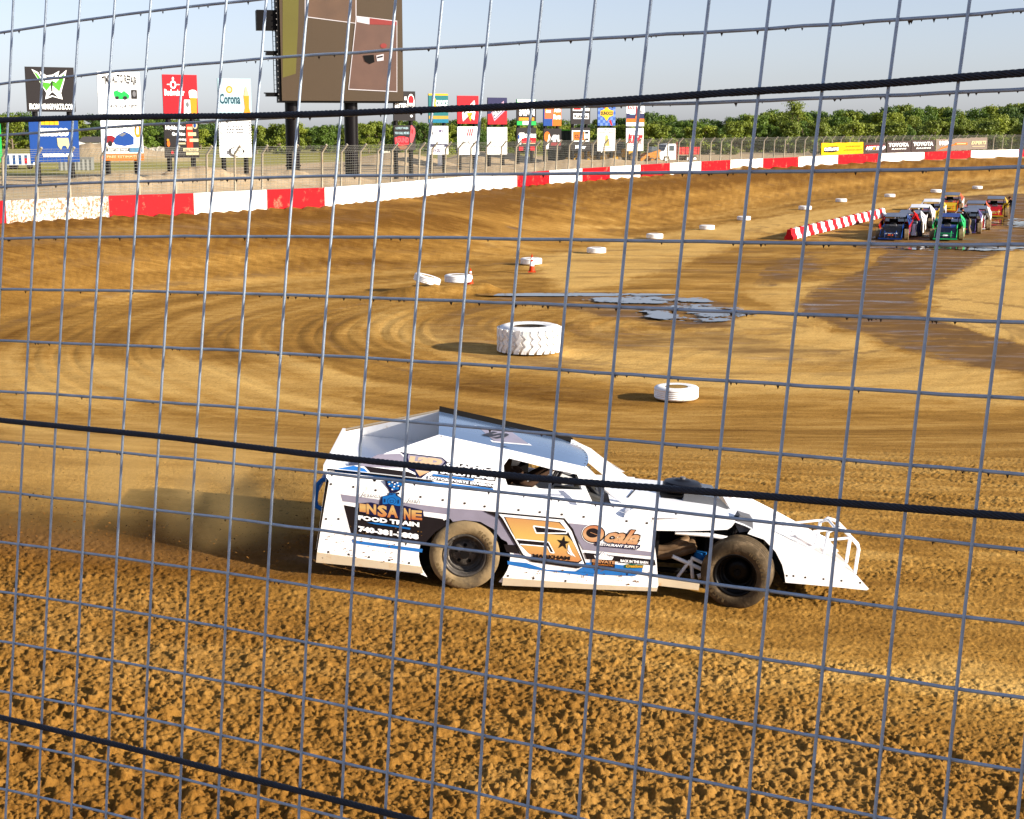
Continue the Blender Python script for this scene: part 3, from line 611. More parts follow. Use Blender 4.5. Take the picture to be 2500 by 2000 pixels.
def g_case(S):
    S.rect(.10,.02,.95,.40,WHT); S.rect(.13,.05,.52,.36,RED); T(S,'Lane',.16,.50,.26,.12,WHT,.03); T(S,'Rental',.56,.92,.26,.12,BLK,.03); S.rect(.12,.52,.92,.76,WHT); T(S,'Kubota',.16,.88,.72,.16,BLK,.05)
def g_cat(S):
    S.rect(.05,.12,.95,.60,WHT); S.rect(.10,.16,.70,.56,ORG); T(S,'CUB',.18,.62,.47,.17,BLK,.04); S.rect(.72,.16,.90,.27,BLK); S.rect(.72,.46,.90,.56,BLK); T(S,'Miller',.22,.78,.92,.16,WHT,.04)
def g_sun(S):
    for i in range(7):
        for j in range(8):
            if (i+j)%2: S.rect(i/7,j/8,(i+1)/7,(j+1)/8,cm('sign_mid_blue',(84,116,196))); S.k-=1
    S.k+=1; S.poly([(.62,.78),(.74,.74),(.84,.98),(.76,.99)],RED); S.poly([(.26,.20),(.36,.02),(.52,.02),(.4,.24)],RED); S.poly([(.50,.08),(.62,.28),(.88,.34),(.86,.56),(.64,.62),(.50,.80),(.34,.62),(.13,.54),(.15,.34),(.38,.28)],YEL); T(S,'SUNOCO',.17,.85,.54,.17,BLK,.05)
def g_bot(S):
    T(S,'DUCHARME BROTHERS',.08,.94,.12,.09,GRY,.04); T(S,'BREWING COMPANY',.08,.94,.22,.06,GRY,.03); S.poly([(.42,.78),(.44,.36),(.50,.28),(.56,.36),(.66,.60),(.68,.78)],cm('sign_wheat',(232,214,140))); S.line([(.42,.78),(.44,.30)],.02,GRY); S.line([(.66,.78),(.56,.30)],.02,GRY); S.rect(.48,.54,.64,.57,YEL); S.rect(.48,.60,.64,.62,YEL); T(S,'419-555-BREW',.28,.82,.88,.05,GRY,.02); S.rect(.2,.93,.86,.94,GRY)
def g_rac(S):
    S.rect(0,.0,1,.50,WHT); S.rect(0,.42,1,.66,NAV); S.rect(0,.66,1,.84,ORG); T(S,'RACE',.06,.46,.24,.14,RED,.05); S.poly([(.15,.44),(.3,.36),(.5,.40),(.48,.48),(.2,.48)],PALE); S.rect(.52,.10,.60,.68,DRED); S.ell(.56,.62,.07,.10,ORG); T(S,'SPEED',.62,.95,.40,.12,GRY,.03)
def g_summ(S):
    S.poly([(.12,.30),(.22,.18),(.20,.50),(.16,.68),(.10,.66)],DRED); S.line([(.15,.10),(.45,.10),(.62,.28)],.03,GRY); S.line([(.70,.20),(.95,.10),(.92,.40)],.03,GRY); S.rect(.20,.30,.95,.34,DRED); T(S,'SUMMIT',.14,.92,.68,.34,RED,.06,.1); S.line([(.22,.72),(.95,.69)],.02,NAV); T(S,'Racing Equipment',.22,.86,.83,.06,GRY,.02)
def q4(a,b,c,d,e,f,g,h): return (a,b,c,d,e,f,g,h)
Y1=SIGN_YAW
two_panel_sign(467,(61,160.7,177,167,187.6,274,66.6,272),(70,290,192,291,194,395,75,397),Y1,'black billboard with green and white wing emblem over a blue panel reading musco','','',BLK,BLU) if 0 else None
SG=[(467,(61,160.7,177,167,187.6,274,66.6,272),(70,290,191,291,194,395,75,397),'billboard with a green and white wing emblem on black above a blue musco panel',g_wing,g_musco,BLK,BLU),
(456,(236,172.7,341,178.6,344,279,242,277.6),(243,293,347,296,351,391,253,393),'white auto repair billboard with green cartoon car above a panel with a blue sports car',g_tims,g_coll,WHT,WHT),
(449,(396,180,480,185,484,281,400,281),(401,299,484,300,487,384,402.6,386),'red beer billboard with a full glass above a black panel with an orange strip',g_bud,g_high,RED,BLK),
(443,(531,190,613,193,614,283,534,284),(535,292,613,293,614.6,384,536,385),'pale blue beer billboard with a bottle above a white panel with chequered flags',g_corona,g_flags,PALE,WHT),
(437,(961,222,1014,224,1014,295,961.7,295),(962,306,1014,306,1015,367,962,367),'black cola billboard half hidden by the big screen, dark red and pink panel below',g_pepsi,g_big,BLK,BLK),
(422,(1046,228,1094.6,230,1093.6,300,1047,300),(1049,308,1094,308,1094.6,377,1049,377),'teal billboard reading CHOICE above a white panel with a navy band',g_choice,g_comp,TEA,WHT),
(418,(1116.7,233,1169,235,1167.6,302,1117,302),(1117,309,1169,310,1170,378,1118,378),'red snack billboard above a white panel with three pink slanted bars',g_chip,g_mor,RED,WHT),
(414,(1190.8,237,1237.7,240,1238,304,1191,303.5),(1190,311,1238,311,1238,377,1190,377),'blue and red billboard with a tilted white logo above a nearly blank white panel',g_dum,g_bld,NAV,WHT),
(412,(1261.7,241,1308.7,244.5,1308.7,306,1261.7,306),(1261.7,312,1308.7,312,1308.7,368,1262,368),'black billboard edged green above a black panel with a red bar under THOMPSON',g_lawn,g_thom,BLK,BLK),
(410,(1327,244.5,1370.5,247,1370,307.5,1327,307.5),(1327,314,1370.5,314,1370.5,366,1327,366),'half blue half orange auto parts billboard above a black 4PL panel',g_auto,g_4pl,BLU,BLK),
(405,(1394,248,1441,250,1441,303.5,1394,303.5),(1394,312,1441,312,1441,368,1394,368),'black billboard with red and white boxes above a black panel with an orange box',g_case,g_cat,BLK,BLK),
(402,(1459.6,251,1502.5,252,1502.5,307,1459.6,307),(1459,313,1502,313,1502,369,1459,369),'blue chequered SUNOCO billboard with yellow diamond above a white bottle panel',g_sun,g_bot,cm('sign_light_blue',(150,176,226)),cm('sign_off_white',(222,218,210))),
(400,(1530,254,1572.6,255,1572.6,308,1529,308),(1528.5,313,1571,313,1570.6,368.5,1529,368.5),'orange and white racing billboard above a white SUMMIT panel, farthest right of the billboards',g_rac,g_summ,WHT,cm('sign_off_white2',(226,222,216)))]
for by,u,l,lab,gu,gl,cu,cl in SG: two_panel_sign(by,u,l,Y1,lab,gu,gl,cu,cl)
# green sign cut by the left frame edge
two_panel_sign(474,(-120,150,-6,152,-5,262,-118,262),(-110,302,3,302,5,396,-106,398),Y1,'bright green billboard cut off by the left edge of the photo',lambda S:None,lambda S:None,LIM,LIM)
# ================================================================ big screen
def big_screen():
    B=z0hit(790,440); yaw=math.radians(14); M=frame((B.x,B.y,0),(math.cos(yaw),math.sin(yaw),0)); root=empty('video_screen',M,'huge olive brown video screen on two black columns showing picture insets of the track','video screen')
    mp=tracer(M,0); a=mp(688.5,240); b=mp(985,253); k=cm('screen_black',(16,14,15),rough=.6); x0,x1=a.x,b.x; z0=(a.z+b.z)/2; z1=z0+13
    for cx in (717,862):
        mb=MB(); c=mp(cx,300).x; mb.tube([(c,1.3,-.3),(c,1.3,z0+1)],.62,cm('column_black',(26,22,24),rough=.35),20); 
        for zz in (1.2,2.6): mb.tube([(c,1.3,zz),(c,1.3,zz+.12)],.70,k,20)
        mb.build('column',root)
    mb=MB(); mb.box(x0-.25,x1,.12,2.4,z0-.15,z1,k); mb.build('cabinet',root)
    bgm=mat('screen_olive',lin((56,40,20)),rough=.5,var=.10,scale=.25,emit=lin((50,40,18)),es=.4); yl=mat('screen_yellow',lin((70,64,8)),rough=.5,emit=lin((80,74,6)),es=.45,var=.15,scale=.2)
    br=mat('screen_brown',lin((74,54,38)),rough=.5,emit=lin((76,52,34)),es=.45,var=.3,scale=.5); wh=mat('screen_line',lin((150,146,146)),rough=.5,emit=lin((180,170,170)),es=.5); rd=mat('screen_red',lin((100,28,22)),rough=.5,emit=lin((120,30,24)),es=.5)
    mb=MB(); mb.box(x0,x1,0,.12,z0,z1,bgm)
    S=Surf(mb,mp,(0,-1,0),.015)
    S.poly([(690,-190),(732,-188),(728,60),(722,180),(690,190)],yl)
    # inset pictures
    S.poly([(744,-220),(870,-205),(870,58),(744,42)],wh); S.poly([(746,-220),(868,-205),(868,56),(746,40)],br)
    S.poly([(869,39),(969.5,51),(969.5,225),(850,219)],wh); S.poly([(871,41),(968,53),(968,223),(852,217)],mat('screen_pink_brown',lin((74,52,40)),rough=.5,emit=lin((78,52,42)),es=.45,var=.25,scale=.6))
    S.poly([(871,41),(902,44),(902,60),(871,54)],wh); S.poly([(902,44.5),(968,53),(968,62),(902,60)],rd)
    S.ell(936,112,8,6,rd); S.poly([(886,136),(912,134),(914,152),(902,157),(890,150)],k); S.poly([(918,136),(936,132),(936,148),(920,150)],wh); S.poly([(920,139),(934,136),(934,140),(920,143)],k)
    mb.build('display',root)
    mb=MB(); a=mp(627,23); b=mp(686,73); mb.box(a.x,x0-.25,.4,1.8,b.z,a.z,k); mb.build('speaker_box',root)
    for py in (126,228):
        mb=MB(); a=mp(652,py); mb.box(a.x,x0-.25,.4,1.8,a.z-.25,a.z,k); mb.box(a.x-.25,a.x+1.2,.38,.46,a.z-.02,a.z+.08,k); mb.build('platform',root)
    for cx in (670,):
        mb=MB(); a=mp(cx-3.5,30); c=mp(cx+3.5,30); zt=mp(cx,-60).z; zb=mp(cx,230).z
        for x in (a.x,c.x): mb.tube([(x,.9,zb),(x,.9,zt)],.035,k,5)
        z=zb
        while z<zt: mb.tube([(a.x,.9,z),(c.x,.9,z)],.02,k,4); z+=.42
        mb.build('ladder',root)
    mb=MB()
    for i in range(24): z=z0+i*.5; mb.tube([(x0-.3,.1,z),(x0-.3,.1,z+.10)],.05,cm('screen_clip',(150,150,150)),5)
    mb.build('clip_row',root)
big_screen()
# ================================================================ banners on the far fence
def banner(x0,x1,yt0,yb0,yt1,yb1,col,g,label):
    def base(px):
        py=np.interp(px,[p[0] for p in WALL_PX],[p[1] for p in WALL_PX]); return z0hit(px,py)
    A,Bp=base(x0),base(x1); d=(Bp-A); d.z=0; M=frame((A.x,A.y,1.2),d); mp=tracer(M,-.06); L=d.length; zt=(mp(x0,yt0).z+mp(x1,yt1).z)/2; zb=max(.02,(mp(x0,yb0).z+mp(x1,yb1).z)/2); X0=mp(x0,yt0).x; X1=mp(x1,yt1).x
    mb=MB(); n=14; vs=[]
    for j in (0,1):
        for i in range(n+1):
            u=i/n; vs.append((X0+(X1-X0)*u+.02*math.sin(9*u+j),-.06+.03*math.sin(u*17+j*2),zb+(zt-zb)*j+(.03*math.sin(u*21) if j else 0)))
    vs2=[(x,y+.02,z) for x,y,z in vs]; fs=[(i,i+1,n+2+i,n+1+i) for i in range(n)]
    mb.add(vs,fs,col); mb.add(vs2,[f[::-1] for f in fs],col)
    S=Surf(mb,lambda u,v:Vector((X0+(X1-X0)*u,-.11,zt+(zb-zt)*v)),(0,-1,0),.012); g(S); o=mb.build('banner'); o.matrix_world=M; tag(o,label,'banner','banners hung on the far fence')
DK=cm('banner_dark',(84,70,68),rough=.8); LG=cm('banner_grey',(150,134,122),rough=.8)
def b1(S): 
    S.poly([(.05,.38),(.2,.30),(.36,.30),(.40,.52),(.36,.74),(.24,.80),(.06,.74)],BLK); T(S,'OUTLAWS',.05,.38,.66,.28,WHT,.05); T(S,'LATE MODEL',.55,.92,.40,.14,GOLD,.03,.15); T(S,'AT ELDORA 4 PART',.50,.96,.72,.15,GOLD,.03,.15)
def b2(S): S.rect(.05,.22,.92,.42,DRED); T(S,'HOT ROD',.05,.93,.66,.34,WHT,.06,.2); S.ell(.42,.52,.06,.14,GOLD); S.rect(.1,.72,.85,.78,GRY)
def b3(S): T(S,'TOYOTA',.05,.90,.50,.34,WHT,.04); T(S,'RACING',.18,.78,.74,.12,WHT,.02,.2)
def b5(S): T(S,'WIX',.08,.70,.52,.36,WHT,.06,.2); S.poly([(.05,.95),(.3,.7),(1,.42),(1,.52),(.3,.82)],ORG)
def b6(S): S.rect(.0,.38,.80,.56,ORG); S.rect(.1,.44,.7,.50,CRE)
def b7(S): T(S,'EXPERTS',.05,.90,.58,.30,CRE,.04,.1); S.rect(.1,.72,.85,.76,CRE)
for a in [(2006,2108,351,380,346,374,YEL,b1,'bright yellow banner with black lettering on the far fence, leftmost of the banners'),(2110,2163,350,376,347,373,DK,b2,'dark banner with white and red lettering just right of the yellow banner'),(2166,2224,346,373,343,372,DK,b3,'brown banner reading TOYOTA beside the dark red lettered banner'),(2226,2284,343,372,341,370,DK,b3,'brown banner reading TOYOTA next to the banner with white WIX letters'),(2286,2332,341,370,338,367,LG,b5,'grey banner with white WIX letters and an orange swoosh'),(2332,2369,338,367,337,366,LG,b6,'plain grey banner with one orange stripe'),(2369,2411,337,366,335,364,LG,b7,'grey banner reading EXPERTS, farthest right of the banners')]: banner(*a)
# ================================================================ things behind the wall on the left
def boxy(name,label,cat,px0,px1,pyt,pyb,yaw,depth,build,dist_py):
    B=z0hit((px0+px1)/2,dist_py); M=frame((B.x,B.y,0),(math.cos(yaw),math.sin(yaw),0)); mp=tracer(M,0); x0=mp(px0,pyb).x; x1=mp(px1,pyb).x; z1=mp((px0+px1)/2,pyt).z
    root=empty(name,M,label,cat); build(root,x0,x1,z1,depth); return root
def b_trailer(root,x0,x1,h,dp):
    mb=MB(); W=cm('trailer_white',(226,228,228)); Bm=cm('trailer_blue',(60,96,150)); mb.box(x0,x1,0,dp,.5,h,W); 
    for k in range(5): a=x0+(x1-x0)*(.02+.2*k); mb.box(a,a+(x1-x0)*.10,-.012,0,.55,h-.12,Bm)
    mb.box(x0+(x1-x0)*.62,x0+(x1-x0)*.72,-.02,-.012,.7,h-.5,RED); mb.build('body',root)
    for u in (.2,.3,.8):
        mb=MB(); x=x0+(x1-x0)*u; mb.tube([(x,.15,.36),(x,.4,.36)],.36,BLK,14); mb.build('wheel',root)
boxy('race_trailer','long blue and white trailer parked behind the wall at far left','trailer',16,88,376,411,math.radians(20),3,b_trailer,414)
def b_cont(root,x0,x1,h,dp):
    m=cm('container_grey',(170,172,166),rough=.6,metal=.2); mb=MB(); n=int((x1-x0)/.22); vs=[];
    for i in range(n+1):
        x=x0+(x1-x0)*i/n; y=0 if i%2 else .07; vs+=[(x,y,0),(x,y,h)]
    mb.add(vs,[(2*i,2*i+2,2*i+3,2*i+1) for i in range(n)],m); mb.box(x0,x1,.075,dp,0,h,m); mb.build('wall',root)
    mb=MB(); mb.box(x0-.05,x1+.05,-.06,dp+.02,h,h+.12,m); mb.build('roof',root)
boxy('storage_container','pale corrugated storage container behind the blue musco sign','container',143,223,388,416,math.radians(8),2.6,b_cont,418)
def b_shed(root,x0,x1,h,dp):
    mb=MB(); mb.box(x0,x1,0,dp,0,h*.62,cm('shed_white',(214,208,196))); mb.build('wall',root)
    mb=MB(); rm=cm('shed_roof',(120,112,104)); mb.add([(x0-.3,-.3,h*.62),(x1+.3,-.3,h*.62),(x1+.3,dp+.3,h*.62),(x0-.3,dp+.3,h*.62),(x0-.3,dp/2,h),(x1+.3,dp/2,h)],[(0,1,5,4),(2,3,4,5),(0,4,3),(1,2,5)],rm); mb.build('roof',root)
boxy('farm_shed','low white shed with grey roof beyond the dirt mound on the left','shed',193,244,334,366,math.radians(6),14,b_shed,370)
boxy('farm_shed','small white house in front of the trees, between the two columns of the video screen','shed',795,830,361,372,math.radians(6),8,b_shed,374) if 0 else None
boxy('farm_shed','small pale building beside the right column of the video screen','shed',936,952,361,372,math.radians(6),6,b_shed,374)
def b_low(root,x0,x1,h,dp):
    mb=MB(); mb.add([(x0,0,0),(x1,0,0),(x1,0,h*.35),(x0,0,h),(x0,.4,0),(x1,.4,0),(x1,.4,h*.35),(x0,.4,h)],[(0,1,2,3),(7,6,5,4),(3,2,6,7)],cm('ramp_white',(206,204,198))); mb.build('wall',root)
boxy('ramp_wall','long low white wall sloping down beside the tan mound','wall',194,262,346,372,math.radians(10),1,b_low,374)
rk=random.Random(3)
for k in range(9):
    px=347+k*5.4+rk.uniform(-1.5,1.5); p=z0hit(px,377+rk.uniform(-2,2)); mb=MB(); s=rk.uniform(.5,1.3)
    vs=[];r0=rk.random()
    for i in range(6):
        for j in range(10):
            th=math.pi*i/5; ph=2*math.pi*j/10; rr=s*(1+.25*math.sin(3*ph+r0*9+i)+rk.uniform(-.1,.1)); vs.append((rr*math.sin(th)*math.cos(ph),rr*math.sin(th)*math.sin(ph),rr*.7*math.cos(th)+s*.35))
    mb.add(vs,[(i*10+j,i*10+(j+1)%10,(i+1)*10+(j+1)%10,(i+1)*10+j) for i in range(5) for j in range(10)],cm('boulder_pale',(206,198,182),rough=.9,bump=.5)); o=mb.build('boulder',loc=p); tag(o,'pale boulder in the rubble heap on the grass beyond the auto repair billboard','boulder','pale boulders heaped on the grass')
# thin field poles
for px,yt in ((26,320),(52,335),(36,338)):
    p=z0hit(px,357); mb=MB(); mb.tube([(0,0,-.2),(0,0,top_h(px,yt,p.y))],.14,cm('pole_wood',(150,140,110)),6); o=mb.build('field_pole',loc=p); tag(o,'thin pale pole at the edge of the far grass field on the left','pole','thin poles at the far field edge')
# ================================================================ machines behind the wall
def wheel_simple(root,x,y,r,wd,tm,rm,name='wheel'):
    mb=MB(); mb.lathe([(r*.55,-wd/2),(r*.9,-wd/2),(r,-wd*.3),(r,wd*.3),(r*.9,wd/2),(r*.55,wd/2)],tm,20,Matrix.Translation((x,y,r)),axis='Y'); t=mb.build('wheel',root)
    mb=MB(); mb.lathe([(0,-wd*.38),(r*.4,-wd*.40),(r*.56,-wd*.46),(r*.56,wd*.46),(0,wd*.4)],rm,16,Matrix.Translation((x,y,r)),axis='Y'); mb.build('rim',t)
YM=cm('machine_yellow',(226,170,52),rough=.5,dirt=.3); OM=cm('machine_orange',(226,140,40),rough=.5,dirt=.3); GLS=mat('glass_dark',(.05,.07,.08),rough=.08,spec=.6); TYR=cm('tyre_dusty',(120,104,84),rough=.9); MW=cm('machine_white',(232,232,228),rough=.4)
def machine(name,label,cat,px,py,f,yaw=0,s=1):
    B=z0hit(px,py); M=frame((B.x,B.y,0),(math.cos(yaw),math.sin(yaw),0))@Matrix.Scale(s,4); root=empty(name,M,label,cat); f(root); return root
def f_truck(r):
    mb=MB(); mb.prism([(-3.3,.5),(-3.5,.8),(-3.45,1.5),(-2.2,1.75),(-1.7,2.75),(-.2,2.8),(-.1,2.6),(-.1,.5),(-1.2,.5),(-1.3,1.0),(-2.3,1.0),(-2.4,.5)],-1.15,1.15,MW); mb.box(-3.56,-3.46,-.8,.8,.8,1.4,cm('grille',(90,92,96))); mb.build('cab',r)
    mb=MB(); mb.box(-1.35,-.45,-1.17,-1.155,1.75,2.5,GLS); mb.add([(-2.17,-1,1.85),(-2.17,1,1.85),(-1.78,1,2.65),(-1.78,-1,2.65)],[(0,1,2,3)],GLS); mb.build('window',r)
    mb=MB(); mb.tube([(.1,-1,.6),(.1,-1,3.1)],.13,cm('stack_rust',(150,66,44)),8); mb.build('exhaust_stack',r)
    mb=MB(); mb.prism([(.5,1.2),(4.2,1.2),(4.4,2.3),(.4,2.3)],-1.2,1.2,cm('truck_red',(214,52,56),dirt=.25)); 
    for k in range(5): mb.box(.8+.75*k,.9+.75*k,-1.26,-1.2,1.2,2.3,cm('truck_red_rib',(190,44,48)))
    mb.build('dump_bed',r); mb=MB(); mb.box(-3.3,4.1,-.5,.5,.7,1.0,BLK); mb.build('chassis',r)
    for x in (-1.8,2.2,3.4): wheel_simple(r,x,-1.0,.52,.35,TYR,MW); wheel_simple(r,x,1.0,.52,.35,TYR,MW)
machine('dump_truck','white dump truck with a red bed behind the far wall','truck',1640,397.5,f_truck,math.radians(30),.92)
def f_back(r):
    mb=MB(); mb.prism([(-2.2,.7),(-2.3,1.5),(-.9,1.7),(-.8,1.1),(1.0,1.1),(1.1,.6)],-.5,.5,YM); mb.build('body',r)
    mb=MB(); mb.prism([(-.8,1.2),(-.7,2.7),(.6,2.7),(.8,1.2)],-.7,.7,GLS); mb.box(-.85,.75,-.8,.8,2.7,2.82,YM); mb.box(-.8,-.7,-.74,-.7,1.2,2.7,MW); mb.box(.6,.7,-.74,-.7,1.2,2.7,MW); mb.build('cab',r)
    mb=MB(); mb.tube([(-1.6,-.5,1.2),(-2.6,-.5,1.3),(-3.2,-.5,.5)],.12,YM,6); mb.tube([(-1.6,.5,1.2),(-2.6,.5,1.3),(-3.2,.5,.5)],.12,YM,6); mb.prism([(-3.2,.1),(-3.9,.1),(-3.7,.9),(-3.2,.8)],-1,1,YM); mb.build('loader_bucket',r)
    mb=MB(); mb.tube([(1.0,0,1.0),(1.9,0,2.6),(2.9,0,1.6),(2.7,0,.8)],.14,YM,6); mb.prism([(2.5,.8),(3.1,.8),(3.0,.2),(2.6,.3)],-.3,.3,YM); mb.build('backhoe_arm',r)
    for x,R in ((-1.4,.5),(.6,.75)): wheel_simple(r,x,-.95,R,.4,TYR,YM); wheel_simple(r,x,.95,R,.4,TYR,YM)
machine('backhoe_loader','yellow backhoe loader with a glass cab, parked below the SUNOCO billboard','backhoe',1452,401,f_back,math.radians(20),1.0)
def f_load(r):
    mb=MB(); mb.prism([(-.2,.8),(-.2,1.9),(.4,2.0),(2.2,1.8),(2.4,.8)],-.8,.8,YM); mb.build('body',r)
    mb=MB(); mb.prism([(-.9,1.3),(-.8,2.9),(.2,2.9),(.3,1.3)],-.6,.6,GLS); mb.box(-1,.4,-.75,.75,2.9,3.05,YM); mb.build('cab',r)
    mb=MB(); mb.prism([(-1.2,1.2),(-2.9,.5),(-2.9,.8),(-1.2,1.7)],-.5,.5,YM); mb.prism([(-2.8,.1),(-3.8,.2),(-3.5,1.2),(-2.8,1.1)],-1.2,1.2,YM); mb.build('bucket',r)
    for x in (-1.3,1.5): wheel_simple(r,x,-.95,.72,.5,TYR,YM); wheel_simple(r,x,.95,.72,.5,TYR,YM)
machine('wheel_loader','yellow wheel loader between the SUNOCO and SUMMIT billboards','loader',1514,399,f_load,math.radians(24),1.0)
def f_skid(r):
    mb=MB(); mb.prism([(-.2,.4),(-.2,1.5),(1.4,1.6),(1.5,.4)],-.6,.6,OM); mb.build('body',r)
    mb=MB(); mb.prism([(1.5,1.7),(1.3,1.9),(-.8,1.3),(-2.2,.3),(-2.2,.05),(-1.2,.5),(-.6,1.0)],-.8,-.65,OM); mb.prism([(1.5,1.7),(1.3,1.9),(-.8,1.3),(-2.2,.3),(-2.2,.05),(-1.2,.5),(-.6,1.0)],.65,.8,OM); mb.prism([(-2.1,.0),(-2.9,.0),(-2.1,.6)],-.9,.9,OM); mb.build('loader_arm',r)
    mb=MB(); mb.prism([(.1,1.5),(.2,2.3),(1.1,2.3),(1.2,1.5)],-.5,.5,GLS); mb.build('cab',r)
    for x in (.1,1.1): wheel_simple(r,x,-.75,.4,.3,TYR,OM); wheel_simple(r,x,.75,.4,.3,TYR,OM)
machine('skid_steer','orange skid steer with its arm lowered, left of the dump truck','loader',1584,398.5,f_skid,math.radians(24),.95)
def f_gen(r):
    mb=MB(); g=cm('dumpster_green',(52,62,54),rough=.7); mb.box(-1.6,1.6,-1,1,.3,3.2,g); 
    for k in range(7): mb.box(-1.5+.45*k,-1.42+.45*k,-1.06,-1,.3,3.1,g)
    mb.build('body',r); mb=MB(); mb.box(-1.7,1.7,-1.1,1.1,3.2,3.32,GRN); mb.build('lid',r)
machine('steel_bin','tall dark green steel bin between the 4PL billboard and its right neighbour','bin',1383,400,f_gen,math.radians(20),1.35)
def f_tank(r):
    mb=MB(); mb.tube([(0,0,.2),(0,0,1.7)],.38,WHT,14); mb.tube([(0,0,1.7),(0,0,1.85)],[.38,.15],WHT,14); mb.build('tank',r); mb=MB(); mb.box(-.5,.5,-.5,.5,-.1,.2,GRY); mb.build('base',r)
machine('white_tank','small upright white tank under the teal CHOICE billboard','tank',1077,407,f_tank,0,1.1)
# ================================================================ white tyres, cones, barrier
WT=cm('tyre_white_paint',(236,236,234),rough=.55,var=.05,scale=8,dirt=.30,dscale=6,dirtcol=(.42,.31,.19)); WTI=cm('tyre_inside',(170,166,160),rough=.8,dirt=.4)
def tyre(px,py,wpx,label,group='white painted tyres marking the inside of the track',tilt=0,ribs=3,lug=False,name='tyre_marker',zof=0):
    g=gnd(px,py); dist=(g-CO).length; R=wpx/2/FPX*dist; Hh=R*2*(.44 if lug else .30); c=Vector((g.x,g.y+R*.9,g.z+zof)); c.z=float(base_z(c.x,c.y))+zof
    root=empty(name,Matrix.Translation(c)@Matrix.Rotation(random.uniform(0,6),4,'Z') if not tilt else Matrix.Translation(c)@Matrix.Rotation(tilt,4,'Y'),label,'tyre',group)
    mb=MB(); prof=[(R*.52,Hh*.04),(R*.78,0),(R*.93,Hh*.06),(R,Hh*.16)]
    if not lug:
        for k in range(ribs):
            z=Hh*(.22+.56*(k+.5)/ribs); prof+= [(R,z-Hh*.07),(R*.975,z-Hh*.045),(R*.975,z+Hh*.0),(R,z+Hh*.025)]
    prof+=[(R,Hh*.84),(R*.93,Hh*.95),(R*.78,Hh),(R*.52,Hh*.93)]
    mb.lathe(prof,WT,48 if R>.8 else 36)
    if lug:
        n=26
        for k in range(n):
            a=2*math.pi*k/n; w=.36*2*math.pi/n
            rows=[(.06,0,.9),(.20,.25,.9),(.34,.9,.85),(.48,.35,.85),(.60,.9,.85),(.74,.3,.85),(.90,.5,.9)]
            L_=[];Rr=[]
            for f,sh,ww in rows:
                aa=a+sh*2*math.pi/n*.7; r_=R*(1.045 if .05<f<.93 else 1.01)
                L_.append((aa-w*ww,f)); Rr.append((aa+w*ww,f))
            vs=[];fs=[]
            for (aL,f),(aR,_) in zip(L_,Rr):
                for aa,r_ in ((aL,R*.99),(aL,R*1.045),(aR,R*1.045),(aR,R*.99)): vs.append((r_*math.cos(aa),r_*math.sin(aa),f*Hh))
            for i in range(len(rows)-1):
                for j in range(3): fs.append((i*4+j,i*4+j+1,(i+1)*4+j+1,(i+1)*4+j))
            e=(len(rows)-1)*4; fs+=[(0,1,2,3),(e+3,e+2,e+1,e)]; mb.add(vs,fs,WT)
    mb.build('tread',root)
    mb=MB(); mb.lathe([(R*.52,Hh*.04),(R*.90,Hh*.12),(R*.92,Hh*.5),(R*.90,Hh*.86),(R*.52,Hh*.93)],WT,36); mb.build('inner_wall',root)
    mb=MB(); fz=.93 if not lug else .78; mb.lathe([(0,Hh*fz),(R*.5,Hh*(fz-.03)),(R*.9,Hh*(fz-.05))],cm('tyre_fill_dirt',(196,160,104),rough=.95,bump=.5),24); mb.build('dirt_fill',root)
    return root
TYL=[(1656,985,109,'single white tyre lying between the giant tyre and the white race car'),(1117,704,66,'white tyre with an orange cone standing at its right side'),(1297,649,53,'white tyre half hidden behind the front orange cone'),(1457,620,47,'first white tyre beyond the tyre with the front cone'),(1600,584,41,'white tyre crossed by the thin dark shadow line painted on the dirt'),(1728,562,37,'slightly skewed white tyre two before the red and white barrier'),(1818,539,33,'white tyre left of the near end of the red and white barrier'),(1968,513,31,'white tyre directly behind the red and white barrier'),(2056,494,27,'white tyre beyond the middle of the red and white barrier'),(2175,482,25,'white tyre beyond the far end of the red and white barrier'),(2288,471,25,'white tyre just left of the orange race car'),(2389,462,23,'farthest white tyre, to the right beyond the orange race car')]
for k,(a,b,c,l) in enumerate(TYL): tyre(a,b,c,l,ribs=4 if k==0 else 3,zof=.20 if k==1 else .03 if k<3 else 0)
tyre(1039,716,66,'tilted white tyre half sunk in a lump of dirt, leftmost of the tyres',tilt=math.radians(15),zof=.36)
tyre(1294,869,156,'giant white painted loader tyre with deep lugs lying on the dirt',group=None,lug=True,name='giant_tyre_marker')
def cone(px,py,hpx,label):
    g=gnd(px,py); h=hpx/FPX*(g-CO).length; root=empty('traffic_cone',g+Vector((0,.1,.06)),label,'traffic cone','orange traffic cones by the white tyres'); om=cm('cone_orange',(238,74,26),rough=.5,dirt=.1)
    mb=MB(); b=h*.22; mb.box(-b,b,-b,b,0,h*.05,om); mb.build('base',root)
    mb=MB(); mb.lathe([(h*.17,h*.05),(h*.03,h),(0,h)],om,20); mb.build('body',root)
    mb=MB(); mb.lathe([(h*.132,h*.35),(h*.095,h*.60)],WHT,20); mb.build('reflective_band',root); mb=MB(); mb.lathe([(h*.078,h*.70),(h*.06,h*.82)],WHT,20); mb.build('reflective_band',root)
cone(1298.5,668,43,'orange cone in front of a white tyre, right hand one of the two'); cone(1148.5,699,40,'orange and white cone beside a white tyre, left hand one of the two cones')
